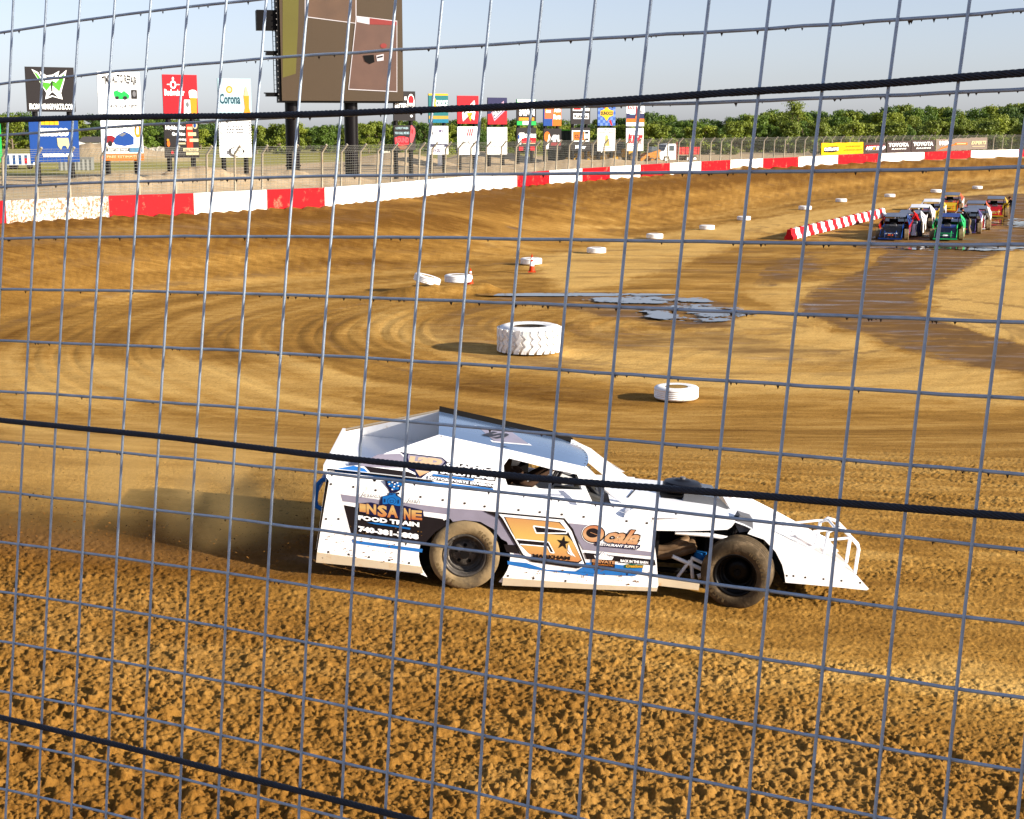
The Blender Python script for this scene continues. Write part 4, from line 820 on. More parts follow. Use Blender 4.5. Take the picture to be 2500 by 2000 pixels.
def barrier():
    A=gnd(1925,586); B=gnd(2156,529); d=B-A; L=d.length; n=26; seg=L/n; ang=math.atan2(d.y,d.x); Rm=cm('barrier_red',(226,36,44),rough=.45,dirt=.15); Wm=cm('barrier_white',(236,234,230),rough=.45,dirt=.15)
    proto={}
    for k in range(n):
        red=k%2==0; c=A+d*((k+.5)/n); c.z=float(base_z(c.x,c.y)); key=red
        if key not in proto:
            mb=MB(); m=Rm if red else Wm; h=.64; pr=[(-.28,0),(-.28,.16),(-.16,.34),(-.11,h),(.11,h),(.16,.34),(.28,.16),(.28,0)]
            Mx=Matrix(((0,1,0,0),(1,0,0,0),(0,0,1,0),(0,0,0,1))); mb.prism(pr,-seg*.49,seg*.49,m,M=Mx); mb.box(-.1,.1,-.06,.06,h-.01,h+.06,m)
            mb.box(-seg*.3,seg*.3,-.30,.30,.0,.03,BLK); o=mb.build('road_barrier'); proto[key]=o
        else: o=proto[key].copy(); scene.collection.objects.link(o)
        o.matrix_world=Matrix.Translation(c)@Matrix.Rotation(ang+random.uniform(-.03,.03),4,'Z')
        lab='red plastic barrier block in the low striped row left of the race cars' if red else 'white plastic barrier block in the low striped row left of the race cars'
        if k==0: lab='red barrier block at the near left end of the striped row'
        if k==n-1: lab='last barrier block at the far right end of the striped row'
        tag(o,lab,'barrier','red and white barrier blocks'); 
        if k in(0,n-1): o['group']='end blocks of the barrier row' if 0 else 'red and white barrier blocks'
barrier()
# ================================================================ race cars
def mx3(r,x,y,z): return Matrix.Translation((x,y,z))@r
def tyre_mesh(R,wd,tm,M,ribs=True,n=48):
    mb=MB(); w=wd/2; prof=[(R*.60,-w*.80),(R*.66,-w*1.0),(R*.80,-w*1.04),(R*.92,-w*.98),(R*.975,-w*.86)]
    for k in range(5):
        y=-w*.80+w*1.6*k/4.5; prof+=[(R,y),(R,y+w*.26),(R*.982,y+w*.28),(R*.982,y+w*.32)]
    prof+=[(R*.975,w*.86),(R*.92,w*.98),(R*.80,w*1.04),(R*.66,w),(R*.60,w*.8)]
    mb.lathe(prof,tm,n,M,axis='Y'); return mb
MUDT=cm('tyre_mud',(172,148,110),rough=.95,var=.3,scale=9,bump=.4,bscale=40,dirt=.3,dirtcol=(.07,.055,.04),dscale=4)
MUDF=cm('tyre_rubber_muddy',(104,88,66),rough=.9,var=.35,scale=7,bump=.4,bscale=40,dirt=.35,dirtcol=(.20,.14,.08),dscale=5)
RIM=cm('rim_black',(34,33,33),rough=.45,metal=.3,var=.3,scale=14,dirt=.30,dirtcol=(.22,.19,.15),dscale=22)
RIMD=cm('rim_black_plain',(22,21,22),rough=.35,metal=.2)
def body_profile_car(name,label,M,cols,num='',num_col=None,nose_text=None,group='race cars lined up on the infield'):
    """simplified open wheel modified, origin under rear axle, +X forward, +Y left"""
    roofc,sidec,hoodc,trim,nosec=cols; root=empty(name,M,label,'race car',group)
    D=cm('car_dark',(18,16,17),rough=.7)
    for s in (-1,1):
        mb=MB(); arch=[(0+.42*math.cos(a),.33+.42*math.sin(a)) for a in np.linspace(math.pi+.45,-.45,14)]
        out=[(-1.45,.18),(-1.38,1.03),(1.4,.85),(1.85,.83),(1.93,.12),(.45,.10)]+[p for p in arch[::-1]]+[(-.45,.14)]
        mb.prism(out,s*.92,s*.935,sidec)
        S=Surf(mb,lambda a,b:Vector((a,s*.936,b)),(0,s,0),.003)
        S.poly([(.5,.35),(.62,.72),(1.75,.70),(1.85,.35)],trim)
        if num: S.text(num,(.75 if s<0 else 1.4,.40),(1.4 if s<0 else .75,.40),.27,num_col or WHT,.06,up=(0,1))
        mb.build('side_panel',root)
        mb=MB(); f=lambda x,z:s*(.925-.30*max(0,min(1,(z-1.0)/.48)))
        outer=[(-1.4,1.02),(-1.38,1.12),(-.4,1.48),(1.12,1.27),(1.62,.86),(1.4,.84)]; hole=[(.42,1.02),(.42,1.32),(1.08,1.19),(1.20,1.0)]
        mb.prism(outer,f,lambda x,z:f(x,z)-s*.012,sidec if s<0 else trim,holes=[hole]); mb.build('sail_panel',root)
    mb=MB(); mb.add([(-.40,-.66,1.49),(1.12,-.63,1.33),(1.16,0,1.34),(1.12,.63,1.33),(-.40,.66,1.49),(-.38,0,1.51)],[(0,1,2,5),(5,2,3,4)],roofc); mb.add([(-.40,-.66,1.46),(1.12,-.63,1.30),(1.16,0,1.31),(1.12,.63,1.30),(-.40,.66,1.46),(-.38,0,1.48)],[(5,2,1,0),(4,3,2,5)],D); mb.build('roof',root)
    mb=MB(); mb.add([(-1.42,-.91,1.08),(.3,-.91,1.0),(.3,.91,1.0),(-1.42,.91,1.08)],[(0,1,2,3)],hoodc); mb.add([(-1.44,-.91,.35),(-1.44,.91,.35),(-1.42,.91,1.08),(-1.42,-.91,1.08)],[(0,1,2,3)],sidec); mb.build('deck',root)
    mb=MB(); hp=[(1.45,.88),(2.1,.84),(2.6,.77),(3.3,.50),(3.85,.28)]; hw=[.60,.58,.55,.60,.66]
    vs=[];fs=[]
    for (x,z),h in zip(hp[:3],hw): vs+=[(x,-h,z),(x,h,z)]
    for i in range(2): fs.append((2*i,2*i+2,2*i+3,2*i+1))
    mb.add(vs,fs,hoodc)
    for s in (-1,1): mb.prism([(1.45,.93),(2.6,.84),(2.6,.68),(1.6,.70)],s*.60,s*.585,trim)
    mb.build('hood',root)
    mb=MB(); vs=[];fs=[]
    for (x,z),h in zip(hp[2:],hw[2:]): vs+=[(x,-h,z),(x,h,z)]
    vs+=[(4.05,-.72,.17),(4.05,.72,.17)]
    for i in range(3): fs.append((2*i,2*i+2,2*i+3,2*i+1))
    mb.add(vs,fs,nosec)
    for s in (-1,1): mb.prism([(2.9,.70),(3.3,.56),(3.85,.32),(4.07,.17),(3.2,.15)],s*.64,s*.655,trim)
    mb.add([(4.06,-.72,.12),(4.06,.72,.12),(4.05,.72,.20),(4.05,-.72,.20)],[(0,1,2,3)],trim)
    S=Surf(mb,lambda a,b:Vector((3.3+(.55*b),a,.50-.22*b)),(.4,0,.9),.008)   # a across (viewer's right = -Y), b down the nose
    S.poly([(-.46,.12),(.46,.12),(.48,.2),(-.48,.2)],trim); S.poly([(-.44,.66),(.40,.60),(.44,.68),(-.48,.76)],trim)
    if nose_text: S.text(nose_text,(-.40,.42),(.40,.42),.26,WHT,.04,up=(0,-1))
    if num: S.text(num,(-.16,.92),(.16,.92),.34,num_col or WHT,.05,up=(0,-1))
    mb.build('nose',root)
    mb=MB(); mb.tube([(2.1,0,.9),(2.1,0,1.0)],.17,D,14); mb.box(1.9,2.4,-.2,.2,.82,.92,GRY); mb.build('air_cleaner',root)
    mb=MB(); mb.box(1.9,2.5,-.3,.3,.3,.78,D); mb.box(-.3,1.4,-.6,.6,.2,.6,D); mb.box(-.1,.25,-.42,.1,.5,1.15,D); mb.build('engine_and_cockpit',root)
    mb=MB()
    for s in (-1,1): mb.tube([(3.5,s*.35,.5),(3.8,s*.35,.62),(3.98,s*.33,.5),(4.0,s*.33,.25)],.022,trim,6); mb.tube([(1.45,s*.6,.93),(1.05,s*.6,1.26)],.025,D,6); mb.tube([(1.9,s*.45,.45),(2.9,s*.35,.40)],.025,trim,6)
    mb.tube([(3.98,-.33,.5),(3.98,.33,.5)],.022,trim,6); mb.build('bumper',root)
    for x,st in ((0,0),(2.74,.10)):
        for s in (-1,1):
            Mw=mx3(Matrix.Rotation(st,4,'Z'),x,s*.82 if x==0 else s*.86,.345); t=tyre_mesh(.345,.28,MUDT,Mw,n=28).build('wheel',root)
            mb=MB(); mb.lathe([(0,-s*.04),(.12,-s*.04),(.19,-s*.0),(.205,s*.13)],RIM if s<0 else RIM,18,Mw,axis='Y'); mb.build('rim',t)
    return root
INFZ=INF
def car_at(px_roof,py_roof,head=math.radians(24)):
    d=ray(px_roof,py_roof); t=((INFZ+1.38)-H)/d.z; p=CO+t*d; X=Vector((-math.sin(head),-math.cos(head),0)); o=p-X*.35; z=float(base_z(o.x,o.y)); return frame((o.x,o.y,z),X)
C=lambda n,rgb:cm(n,rgb,rough=.4,coat=.12,var=.12,dirt=.14)
NV=C('car_navy',(16,24,54)); LB=C('car_sky_blue',(40,130,210)); CW=C('car_white',(232,232,232)); CG=C('car_grey_blue',(128,136,156)); CR=C('car_red',(206,26,30)); CO_=C('car_orange',(240,96,18)); CY=C('car_yellow',(240,200,40)); CB=C('car_black',(22,20,24)); CPu=C('car_purple',(96,80,150)); CGn=C('car_green',(60,210,120)); CBl=C('car_blue',(24,60,150)); CMd=cm('car_white_muddy',(226,224,220),rough=.6,dirt=.5,dirtcol=(.25,.17,.10),dscale=4); CM=C('car_maroon',(120,20,34))
hd=math.radians(19)
body_profile_car('race_car','dark blue race car reading SINCLAIR with a person in red leaning at its side',car_at(2188,526,hd),(CG,CR,CB,C('car_deep_blue',(24,66,140)),CB),'51',CO_,'SINCLAIR')
body_profile_car('race_car','grey roofed race car with mud splashed white side, second in the left file',car_at(2222,518.5,hd),(CG,CMd,NV,CW,CW))
body_profile_car('race_car','white race car with red windscreen edge, third in the left file',car_at(2247,504,hd),(CW,CMd,CR,CW,CW),'7',CR)
body_profile_car('race_car','white and purple race car with yellow trim, fourth in the left file',car_at(2277,490.5,hd),(CW,CW,CPu,CY,CY),'19',CB)
body_profile_car('race_car','bright orange race car with a cream nose at the back of the left file',car_at(2324,474,hd),(CG,CW,CO_,CO_,CY),'20',CB)
body_profile_car('race_car','blue and green race car with a person in black at its side',car_at(2318,526.5,hd),(CBl,CGn,CBl,CGn,NV),'3',WHT)
body_profile_car('race_car','black race car with pink splashes and muddy purple side, second in the right file',car_at(2363,514,hd),(CG,CMd,CB,CPu,CB),'12',CR)
body_profile_car('race_car','white sided race car with maroon hood, third in the right file',car_at(2386,507,hd),(CG,CW,CM,CW,CR),'8',CR)
body_profile_car('race_car','race car with grey blue roof and orange red windscreen strip, fourth in the right file',car_at(2384,494.5,hd),(CG,CW,CR,CO_,NV),'44',CO_)
body_profile_car('race_car','red race car with yellow lettering at the back of the right file',car_at(2432,483.5,hd),(CG,CY,CR,CY,CR),'33',CY,'RACING')
# ================================================================ people
def person(name,label,M,J,cols,group=None,heads=None):
    """J joints (local): continuous skinned body. cols = skin, shirt, trousers, shoes"""
    names=list(J); idx={k:i for i,k in enumerate(names)}
    E=[('pelvis','spine'),('spine','chest'),('chest','neck'),('neck','head'),('head','crown'),('chest','sh_l'),('sh_l','el_l'),('el_l','wr_l'),('wr_l','hd_l'),('chest','sh_r'),('sh_r','el_r'),('el_r','wr_r'),('wr_r','hd_r'),('pelvis','hip_l'),('hip_l','kn_l'),('kn_l','an_l'),('an_l','to_l'),('pelvis','hip_r'),('hip_r','kn_r'),('kn_r','an_r'),('an_r','to_r')]
    rad=dict(pelvis=.135,spine=.125,chest=.15,neck=.058,head=.095,crown=.085,sh=.07,el=.045,wr=.032,hd=.035,hip=.095,kn=.065,an=.045,to=.04)
    me=bpy.data.meshes.new('sk'); me.from_pydata([J[k] for k in names],[(idx[a],idx[b]) for a,b in E],[]); o=bpy.data.objects.new('sk',me); scene.collection.objects.link(o)
    md=o.modifiers.new('s','SKIN'); ss=o.modifiers.new('u','SUBSURF'); ss.levels=2; ss.render_levels=2
    for k in names:
        r=rad[k.split('_')[0]]; me.skin_vertices[0].data[idx[k]].radius=(r,r*(.75 if k in('chest','spine','pelvis') else 1))
        me.skin_vertices[0].data[idx[k]].use_root=(k=='pelvis')
    bpy.context.view_layer.update(); dg=bpy.context.evaluated_depsgraph_get(); m2=bpy.data.meshes.new_from_object(o.evaluated_get(dg)); m2.name=name; bpy.data.objects.remove(o)
    m2.materials.clear()
    for c in cols: m2.materials.append(c)
    kind={}
    for k in names:
        b=k.split('_')[0]; kind[k]=0 if b in('neck','head','crown','hd') else 1 if b in('spine','chest','sh','el') else 2 if b in('pelvis','hip','kn') else 3
    kind['wr_l']=kind['wr_r']=1; kind['an_l']=kind['an_r']=2; kind['to_l']=kind['to_r']=3; kind['neck']=1
    for p in m2.polygons:
        c=Vector(p.center); best=min(names,key=lambda k:(Vector(J[k])-c).length-(.05 if kind[k]==0 and k=='head' else 0)); p.material_index=kind[best]; p.use_smooth=True
    root=bpy.data.objects.new('person',m2); scene.collection.objects.link(root); root.matrix_world=M; tag(root,label,'person',group)
    # hair cap
    hd=Vector(J['head']); cr=Vector(J['crown']); ax=(cr-hd).normalized(); mb=MB(); q=ax.to_track_quat('Z','Y').to_matrix().to_4x4()
    mb.lathe([(.112,.0),(.122,.04),(.112,.09),(.075,.135),(.0,.155)],cols[4] if len(cols)>4 else cols[0],16,Matrix.Translation(hd-ax*.01)@q); mb.build('hair',root)
    return root
SK=cm('skin_tone',(205,140,110),rough=.6)
def fingers_mesh(): pass
def dist_person(px,py,zoff,label,shirt,trou,hair,lean=.5,face=math.radians(205)):
    g=gnd(px,py); M=Matrix.Translation((g.x,g.y,g.z+zoff))@Matrix.Rotation(face,4,'Z')
    l=lean
    J=dict(pelvis=(0,0,.95),spine=(.06*l*4,0,1.12),chest=(.12*l*4,0,1.34),neck=(.17*l*4,0,1.50),head=(.22*l*4,0,1.62),crown=(.24*l*4,0,1.72),sh_l=(.13*l*4,.19,1.40),el_l=(.13*l*4+.16,.24,1.16),wr_l=(.13*l*4+.38,.16,1.10),hd_l=(.13*l*4+.47,.13,1.09),sh_r=(.13*l*4,-.19,1.40),el_r=(.13*l*4+.14,-.25,1.15),wr_r=(.13*l*4+.36,-.18,1.08),hd_r=(.13*l*4+.45,-.15,1.07),hip_l=(0,.10,.90),kn_l=(.06,.12,.48),an_l=(-.04,.12,.09),to_l=(.13,.13,.045),hip_r=(0,-.10,.90),kn_r=(.02,-.12,.48),an_r=(-.14,-.12,.09),to_r=(.03,-.13,.045))
    return person('person',label,M,J,[SK,shirt,trou,CB,hair])
dist_person(2243,579,0,'person in a red shirt and blue jeans leaning against the dark blue race car',cm('shirt_red',(214,20,24),rough=.8),cm('jeans_blue',(52,64,92),rough=.9),cm('hair_brown',(70,44,28),rough=.8),.5,math.radians(150))
dist_person(2366,574,0,'person dressed in black with tan trousers reaching over the blue and green race car',cm('shirt_black',(18,17,18),rough=.8),cm('trousers_tan',(150,128,98),rough=.9),cm('hair_black',(16,14,14),rough=.8),.6,math.radians(170))
dist_person(2470,537,0,'person in a black shirt standing by the red race car at far right',cm('shirt_black',(18,17,18)),cm('trousers_dark',(44,40,44),rough=.9),cm('hair_brown',(70,44,28)),.3,math.radians(190))
# ================================================================ the white race car
Rg=gnd(1128,1441); Fg=gnd(1832,1490); exv=(Fg-Rg).normalized(); upv=Vector((.075,0,1)).normalized()
eyv=upv.cross(exv).normalized(); ezv=exv.cross(eyv).normalized(); Oc=Rg+eyv*.97; Oc.z+=0.0
MC=frame(Oc,exv,ezv); HB=.93
def A(x,y): return (750+x/3.08,980+y/3.08)
def B2(x,y): return (1450+x/3.08,980+y/3.08)
def D4(x,y): return (1180+x/6.7375,1080+y/6.7375)
def E5(x,y): return (1400+x/9.58,1240+y/9.58)
def F2(x,y): return (860+x/6.7375,1180+y/6.7375)
def G3(x,y): return (940+x/6.7375,1080+y/6.7375)
side=tracer(MC,-HB); Yin=lambda x,z:-(.93-.29*max(0,min(1,(z-1.0)/.48)))
upper=tracer(MC,Yin)
def XZ(f,pts): r=[f(*p) for p in pts]; return [(q.x,q.z) for q in r]
PW=cm('car_white_paint',(238,238,238),rough=.32,coat=.5,var=.03,scale=3,dirt=.10,dscale=7,dirtcol=(.50,.38,.24)); PW2=cm('car_white_gloss',(236,238,242),rough=.18,coat=.6,var=.03)
SKM=cm('skirt_beige',(240,220,188),rough=.5,var=.08,scale=5,dirt=.18,dscale=9,dirtcol=(.42,.26,.13)); DKI=cm('cockpit_dark',(24,21,20),rough=.7); TUBW=cm('tube_white',(226,226,226),rough=.35); BLT=cm('bolt_dark',(84,70,58),rough=.5,metal=.4)
LAV=cm('decal_lavender',(176,170,190),rough=.35); DBK=cm('decal_black',(44,38,40),rough=.35); DBL=cm('decal_blue',(72,140,222),rough=.35); DOR=cm('decal_orange',(228,142,70),rough=.35); DGO=cm('decal_gold',(246,186,76),rough=.35); DPE=cm('decal_peach',(240,188,150),rough=.35); DNV=cm('decal_navy',(36,38,78),rough=.35); DWH=cm('decal_white',(242,242,244),rough=.3); DBB=cm('decal_bright_blue',(50,130,215),rough=.35)
def grad(name,c1,c2,c3,z0,z1):
    m=mat(name,(.5,.5,.5),rough=.35); t=m.node_tree; b=t.nodes['Principled BSDF']; tc=t.nodes.new('ShaderNodeTexCoord'); sp=t.nodes.new('ShaderNodeSeparateXYZ'); t.links.new(tc.outputs['Object'],sp.inputs[0])
    mr=t.nodes.new('ShaderNodeMapRange'); mr.inputs['From Min'].default_value=z0; mr.inputs['From Max'].default_value=z1; t.links.new(sp.outputs['Z'],mr.inputs['Value']); cr=t.nodes.new('ShaderNodeValToRGB'); q_=lambda c:(*[v*.55 for v in lin(c)],1); cr.color_ramp.elements[0].color=q_(c1); cr.color_ramp.elements[1].color=q_(c3); e=cr.color_ramp.elements.new(.5); e.color=q_(c2)
    t.links.new(mr.outputs[0],cr.inputs[0]); t.links.new(cr.outputs[0],b.inputs['Base Color']); return m
NUMG=grad('number_gradient',(238,160,104),(255,214,120),(240,170,110),.36,.80); INSG=grad('insane_gradient',(222,120,60),(248,206,130),(214,130,80),.68,.86); OCAG=grad('script_gradient',(228,138,90),(248,200,150),(224,128,84),.52,.76); L2G=grad('crest_gradient',(250,240,226),(240,170,90),(244,210,170),1.02,1.16)
car=empty('race_car',MC,'white open wheel dirt race car with an orange number 5 sliding past in the foreground','race car')
# -- lower side panels
arch=[(.455*math.cos(a)+.0,.345+.40*math.sin(a)) for a in np.linspace(math.radians(-38),math.radians(218),26)]
outl=XZ(side,[A(70,1205),A(78,1110),A(120,850),A(163,600),A(515,660),A(1020,728),A(1475,782),A(2080,858),B2(430,890),B2(470,1180),B2(485,1385),B2(470,1420),A(2156,1400),A(1800,1400)])
fa=arch[0]; ra=arch[-1]
outl+= [(.44,.085)]+arch+[(-.43,.125)]
mb=MB(); mb.prism(outl,-HB,-HB+.014,PW)
S=Surf(mb,side,(0,-1,0),.0009)
S.poly([A(250,698),A(560,742),A(1060,803),A(1340,822),A(1490,905),A(1600,1155),A(1560,1155),A(1500,1055),A(1462,1035),A(1400,960),A(1300,905),A(1180,893),A(1095,905),A(1050,850),A(560,790),A(265,752)],LAV)
S.poly([A(275,780),A(390,800),A(870,862),A(1020,885),A(1052,925),A(960,985),A(900,1050),A(885,1075),A(330,992)],DBK)
S.poly([A(335,1042),A(868,1110),A(864,1136),A(345,1066)],DBL); S.poly([A(1505,1200),A(1650,1215),A(1800,1265),A(2156,1285),A(2156,1318),A(1700,1262),A(1508,1226)],DBL)
S.poly([A(1478,1075),A(1570,1080),A(1602,1146),A(1498,1132)],DBK)
# lavender field and dark strip behind the right hand lettering
S.poly([A(1968,915),E5(300,395),E5(430,400),E5(1840,1035),E5(1840,1130),E5(230,975)],LAV); S.poly([E5(560,430),E5(1845,520),E5(1830,1030),E5(1000,925),E5(560,880)],DWH)
S.poly([E5(250,1040),E5(1100,1130),E5(1900,1212),E5(1925,1345),E5(1070,1250),E5(310,1192)],DBK)
S.poly([E5(300,1270),E5(1000,1318),E5(1620,1400),E5(1600,1500),E5(1430,1592),E5(700,1560),E5(60,1480),E5(240,1380)],DBL)
# number plate outline
S.k=10
S.poly([A(1325,822),A(1440,832),A(1935,878),A(2000,960),A(2098,1225),A(2040,1255),A(1690,1205),A(1615,1158),A(1450,880)],DBK)
S.poly([A(1440,845),A(1925,890),A(1988,975),A(2082,1220),A(2035,1240),A(1700,1192),A(1625,1150),A(1470,880)],DWH)
S.poly([A(1478,866),A(1900,905),A(1965,985),A(2068,1195),A(2040,1215),A(1720,1180),A(1600,1078),A(1540,985)],DBK)
S.poly([A(1488,870),A(1893,910),A(1950,968),A(1700,938),A(1722,988),A(1955,1008),A(2000,1060),A(2060,1190),A(2035,1205),A(1725,1172),A(1665,1140),A(1603,1075),A(1803,1092),A(1825,1136),A(1855,1136),A(1812,1056),A(1570,1036)],NUMG)
S.line([A(1700,935),A(1955,968),A(1950,990),A(1722,988),A(1700,935)],3.2,DWH); S.line([A(1600,1072),A(1806,1090),A(1828,1134),A(1858,1138),A(1814,1056),A(1572,1034)],2.6,DWH)
st=[]; 
for k in range(10):
    a=-math.pi/2+k*math.pi/5+.15; r=52 if k%2==0 else 20; st.append(A(1925+r*math.cos(a),1062+r*1.05*math.sin(a)))
S.poly(st,DBK); S.poly([A(1965,1070),A(1990,1130),A(2020,1170),A(1985,1148),A(1958,1110)],DWH); S.poly([A(1955,1120),A(2000,1165),A(1960,1140)],DWH)
S.text('MARKHAM',A(1692,1172),A(1975,1192),9.5,DBK,.05,.1)
# script lettering
S.k=10
S.ell(*E5(475,605),30,24,DWH); S.ell(*E5(475,605),28.4,22.4,DBK); S.ell(*E5(465,600),26,20,OCAG); S.ell(*E5(450,580),16,11.5,DBK); S.line([E5(395,565),E5(590,640)],1.2,DPE)
S.text('cala',E5(640,800),E5(1470,880),37,DBK,.10,.45,up=(.25,-1)); S.text('cala',E5(660,790),E5(1460,868),34,OCAG,.045,.45,up=(.25,-1))
S.poly([E5(490,800),E5(1560,855),E5(1560,905),E5(1480,970),E5(540,875)],DNV); S.text('RESTAURANT SUPPLY',E5(545,865),E5(1500,945),6.2,DWH,.03,.4)
S.k=10
S.poly([E5(430,1190),E5(975,1245),E5(965,1400),E5(420,1330)],DBK); S.poly([E5(480,1100),E5(560,1140),E5(700,1010),E5(790,1110),E5(940,1140),E5(900,1215),E5(520,1195)],DWH); S.line([E5(640,1130),E5(700,1020),E5(740,1100),E5(800,1080),E5(850,1150)],1.0,LAV)
S.text('ELEVATE',E5(435,1265),E5(970,1310),7.5,DPE,.05); S.text('CHIROPRACTIC',E5(450,1325),E5(930,1362),3.8,DOR,.03)
S.k=10; S.poly([E5(1080,1165),E5(1760,1235),E5(1750,1320),E5(1080,1275)],DBK); S.text('BACK IN THE BARN',E5(1098,1262),E5(1745,1308),6.6,DWH,.04); S.poly([E5(1185,1330),E5(1300,1300),E5(1640,1330),E5(1620,1400),E5(1400,1410),E5(1190,1400)],cm('decal_green',(40,110,80))); S.text('Creations',E5(1215,1388),E5(1610,1395),7.5,DGO,.05,.3)
# blue bottle with smoke, INSANE lettering
S.k=5
S.poly([F2(540,-60),F2(620,-70),F2(700,-90),F2(800,-60),F2(850,-10),F2(800,60),F2(790,110),F2(730,150),F2(620,150),F2(590,90),F2(550,30)],DNV)
for q in ((600,-30,3.2),(680,-50,3.6),(760,-25,3.4),(640,30,3.4),(720,20,3.4),(790,15,3),(680,85,3.2),(740,80,2.8)): S.ell(*F2(q[0],q[1]),q[2]*1.7,q[2]*1.3,DBB); S.k-=1
S.k+=1
for q in ((610,10),(660,-20),(700,10),(745,-10),(690,55),(660,100),(760,40)): S.ell(*F2(*q),2.2,1.6,DWH); S.k-=1
S.k+=1
S.poly([F2(600,150),F2(740,155),F2(740,190),F2(815,245),F2(835,420),F2(780,520),F2(560,480),F2(455,330),F2(480,215),F2(595,185)],DNV)
S.poly([F2(610,165),F2(715,165),F2(718,200),F2(790,240),F2(805,350),F2(800,500),F2(700,470),F2(500,330),F2(500,215),F2(608,195)],DBB); S.ell(*F2(650,290),11,9,DNV); S.ell(*F2(650,290),10,8,DBB); S.rect(*F2(620,270),*F2(680,315),DNV); S.rect(*F2(628,277),*F2(672,308),DBB); S.line([F2(540,250),F2(540,310)],2,DNV); S.line([F2(765,265),F2(765,330)],2,DNV); S.line([F2(630,175),F2(680,175)],1.5,DNV)
S.k=11
S.poly([F2(105,325),F2(310,310),F2(440,345),F2(600,335),F2(760,370),F2(860,365),F2(1165,440),F2(1180,540),F2(1090,610),F2(900,600),F2(760,570),F2(400,540),F2(110,470)],DNV)
for ch,x0,x1,yb,h in (('I',120,225,462,20),('N',235,395,500,25),('S',415,575,545,29),('A',575,755,555,30),('N',850,960,590,28),('E',975,1150,590,23)):
    S.text(ch,F2(x0,yb),F2(x1,yb+14),h,INSG,.05,keep=True)
S.k+=1
S.poly([F2(240,640),F2(420,645),F2(700,690),F2(960,730),F2(950,760),F2(700,715),F2(400,675)],DBB)
S.text('FOOD TRAIN',F2(100,597),F2(1105,718),11.5,DWH,.06); S.text('740-381-3808',F2(100,788),F2(1095,925),14,DWH,.07)
S.text('Jessica',F2(125,225),F2(440,262),13,DBK,-.012,.45); S.text('Josh',F2(880,320),F2(1095,352),13,DBK,-.012,.45)
S.k=4
for p in [A(180,622),A(348,643),A(515,668),A(685,692),A(853,718),A(1020,742),A(1185,766),A(1335,790),A(1590,817),A(1750,833),A(1915,850),A(2080,868),E5(1245,308),E5(1720,355),A(236,884),A(143,884),A(503,923),A(632,942),A(160,1132),A(313,1150),A(465,1171),A(617,1194),A(767,1215),A(1510,1312),A(1702,1330),A(1943,1350)]:
    S.ell(*p,2.9,2.7,BLT,10); S.k-=1
S.k=9; rm=random.Random(21); MUD=cm('mud_splash',(150,112,70),rough=.95)
for k in range(170):
    if rm.random()<.6: px_,py_=rm.uniform(795,1030),rm.uniform(1290,1392)-abs(rm.gauss(0,8))
    else: px_,py_=rm.uniform(1245,1595),rm.uniform(1385,1428)
    if (px_-1130)**2+(py_-1363)**2<112**2 or py_>1366+(px_-775)*.083: continue
    r_=rm.uniform(.5,1.5)*(1.6 if rm.random()<.08 else 1); S.ell(px_,py_,r_*rm.uniform(1,2.2),r_,MUD,7); S.k-=1
mb.build('side_panel',car)
# skirt strip, a separate plastic piece proud of the panel
for pts in ([A(75,1133),A(480,1190),A(860,1242),A(872,1290),A(480,1245),A(68,1207)],[A(1474,1325),A(2156,1375),B2(478,1400),B2(470,1424),A(2156,1409),A(1465,1379)]):
    mb=MB(); mb.prism(XZ(side,pts),-HB-.022,-HB-.002,SKM); mb.build('skirt',car)
mb=MB(); mb.prism(XZ(side,[B2(482,1330),B2(800,1366),B2(790,1428),B2(478,1392)]),-HB+.03,-HB+.10,SKM); mb.build('rocker_rail',car)
# far side panel
mb=MB(); mb.prism([(x,z) for x,z in outl],HB-.014,HB,PW); mb.build('side_panel',car)
# -- near sail panel with window
outer=XZ(upper,[A(165,603),A(118,528),A(200,497),A(400,480),A(600,385),A(990,252),A(1500,361),A(2080,492),A(2156,548),D4(2100,640),D4(1960,640),D4(1640,700),D4(1640,800),D4(1000,790),D4(395,722),A(1478,705),A(1470,790),A(1020,735),A(515,668)])
hole=XZ(upper,[D4(335,380),D4(420,262),D4(700,332),D4(1150,450),D4(1380,492),D4(1540,530),D4(1590,640),D4(1600,700),D4(1630,784),D4(1000,768),D4(398,708),D4(345,560)])
outer=XZ(upper,[A(165,600),A(118,528),A(200,497),A(400,480),A(600,385),A(990,252),A(1500,361),A(2080,492),D4(1860,560),D4(1990,655),D4(1800,660),D4(1660,690),D4(1790,975),D4(1690,960),D4(1640,800),D4(1000,784),D4(392,722),A(1478,712),A(1470,783),A(1020,728),A(515,660)])
# keep it simple: window is a notch closed by the bottom rail
mb=MB(); mb.prism(outer,Yin,lambda x,z:Yin(x,z)+.012,PW2 if 0 else PW,holes=[hole])
S=Surf(mb,upper,(0,-1,.3),.0008)
S.poly([A(390,488),A(400,470),A(530,400),A(700,392),A(745,440),A(740,500),A(600,500)],LAV)
S.poly([A(205,508),A(350,484),A(430,505),A(470,545),A(900,600),A(1400,655),A(1400,672),A(900,618),A(700,590),A(205,530)],DBL)
S.poly([A(430,487),A(760,530),A(830,560),A(815,575),A(600,555),A(480,540)],DBK)
S.poly([G3(240,155),G3(370,180),G3(940,250),G3(1020,318),G3(960,390),G3(700,510),G3(545,635),G3(500,500),G3(380,440),G3(320,210)],DNV)
S.poly([G3(385,200),G3(930,268),G3(985,320),G3(930,380),G3(400,340),G3(375,250)],LAV); S.text('L2D',G3(385,338),G3(935,385),17,L2G,.10,.25)
S.poly([G3(500,455),G3(740,480),G3(570,560)],L2G)
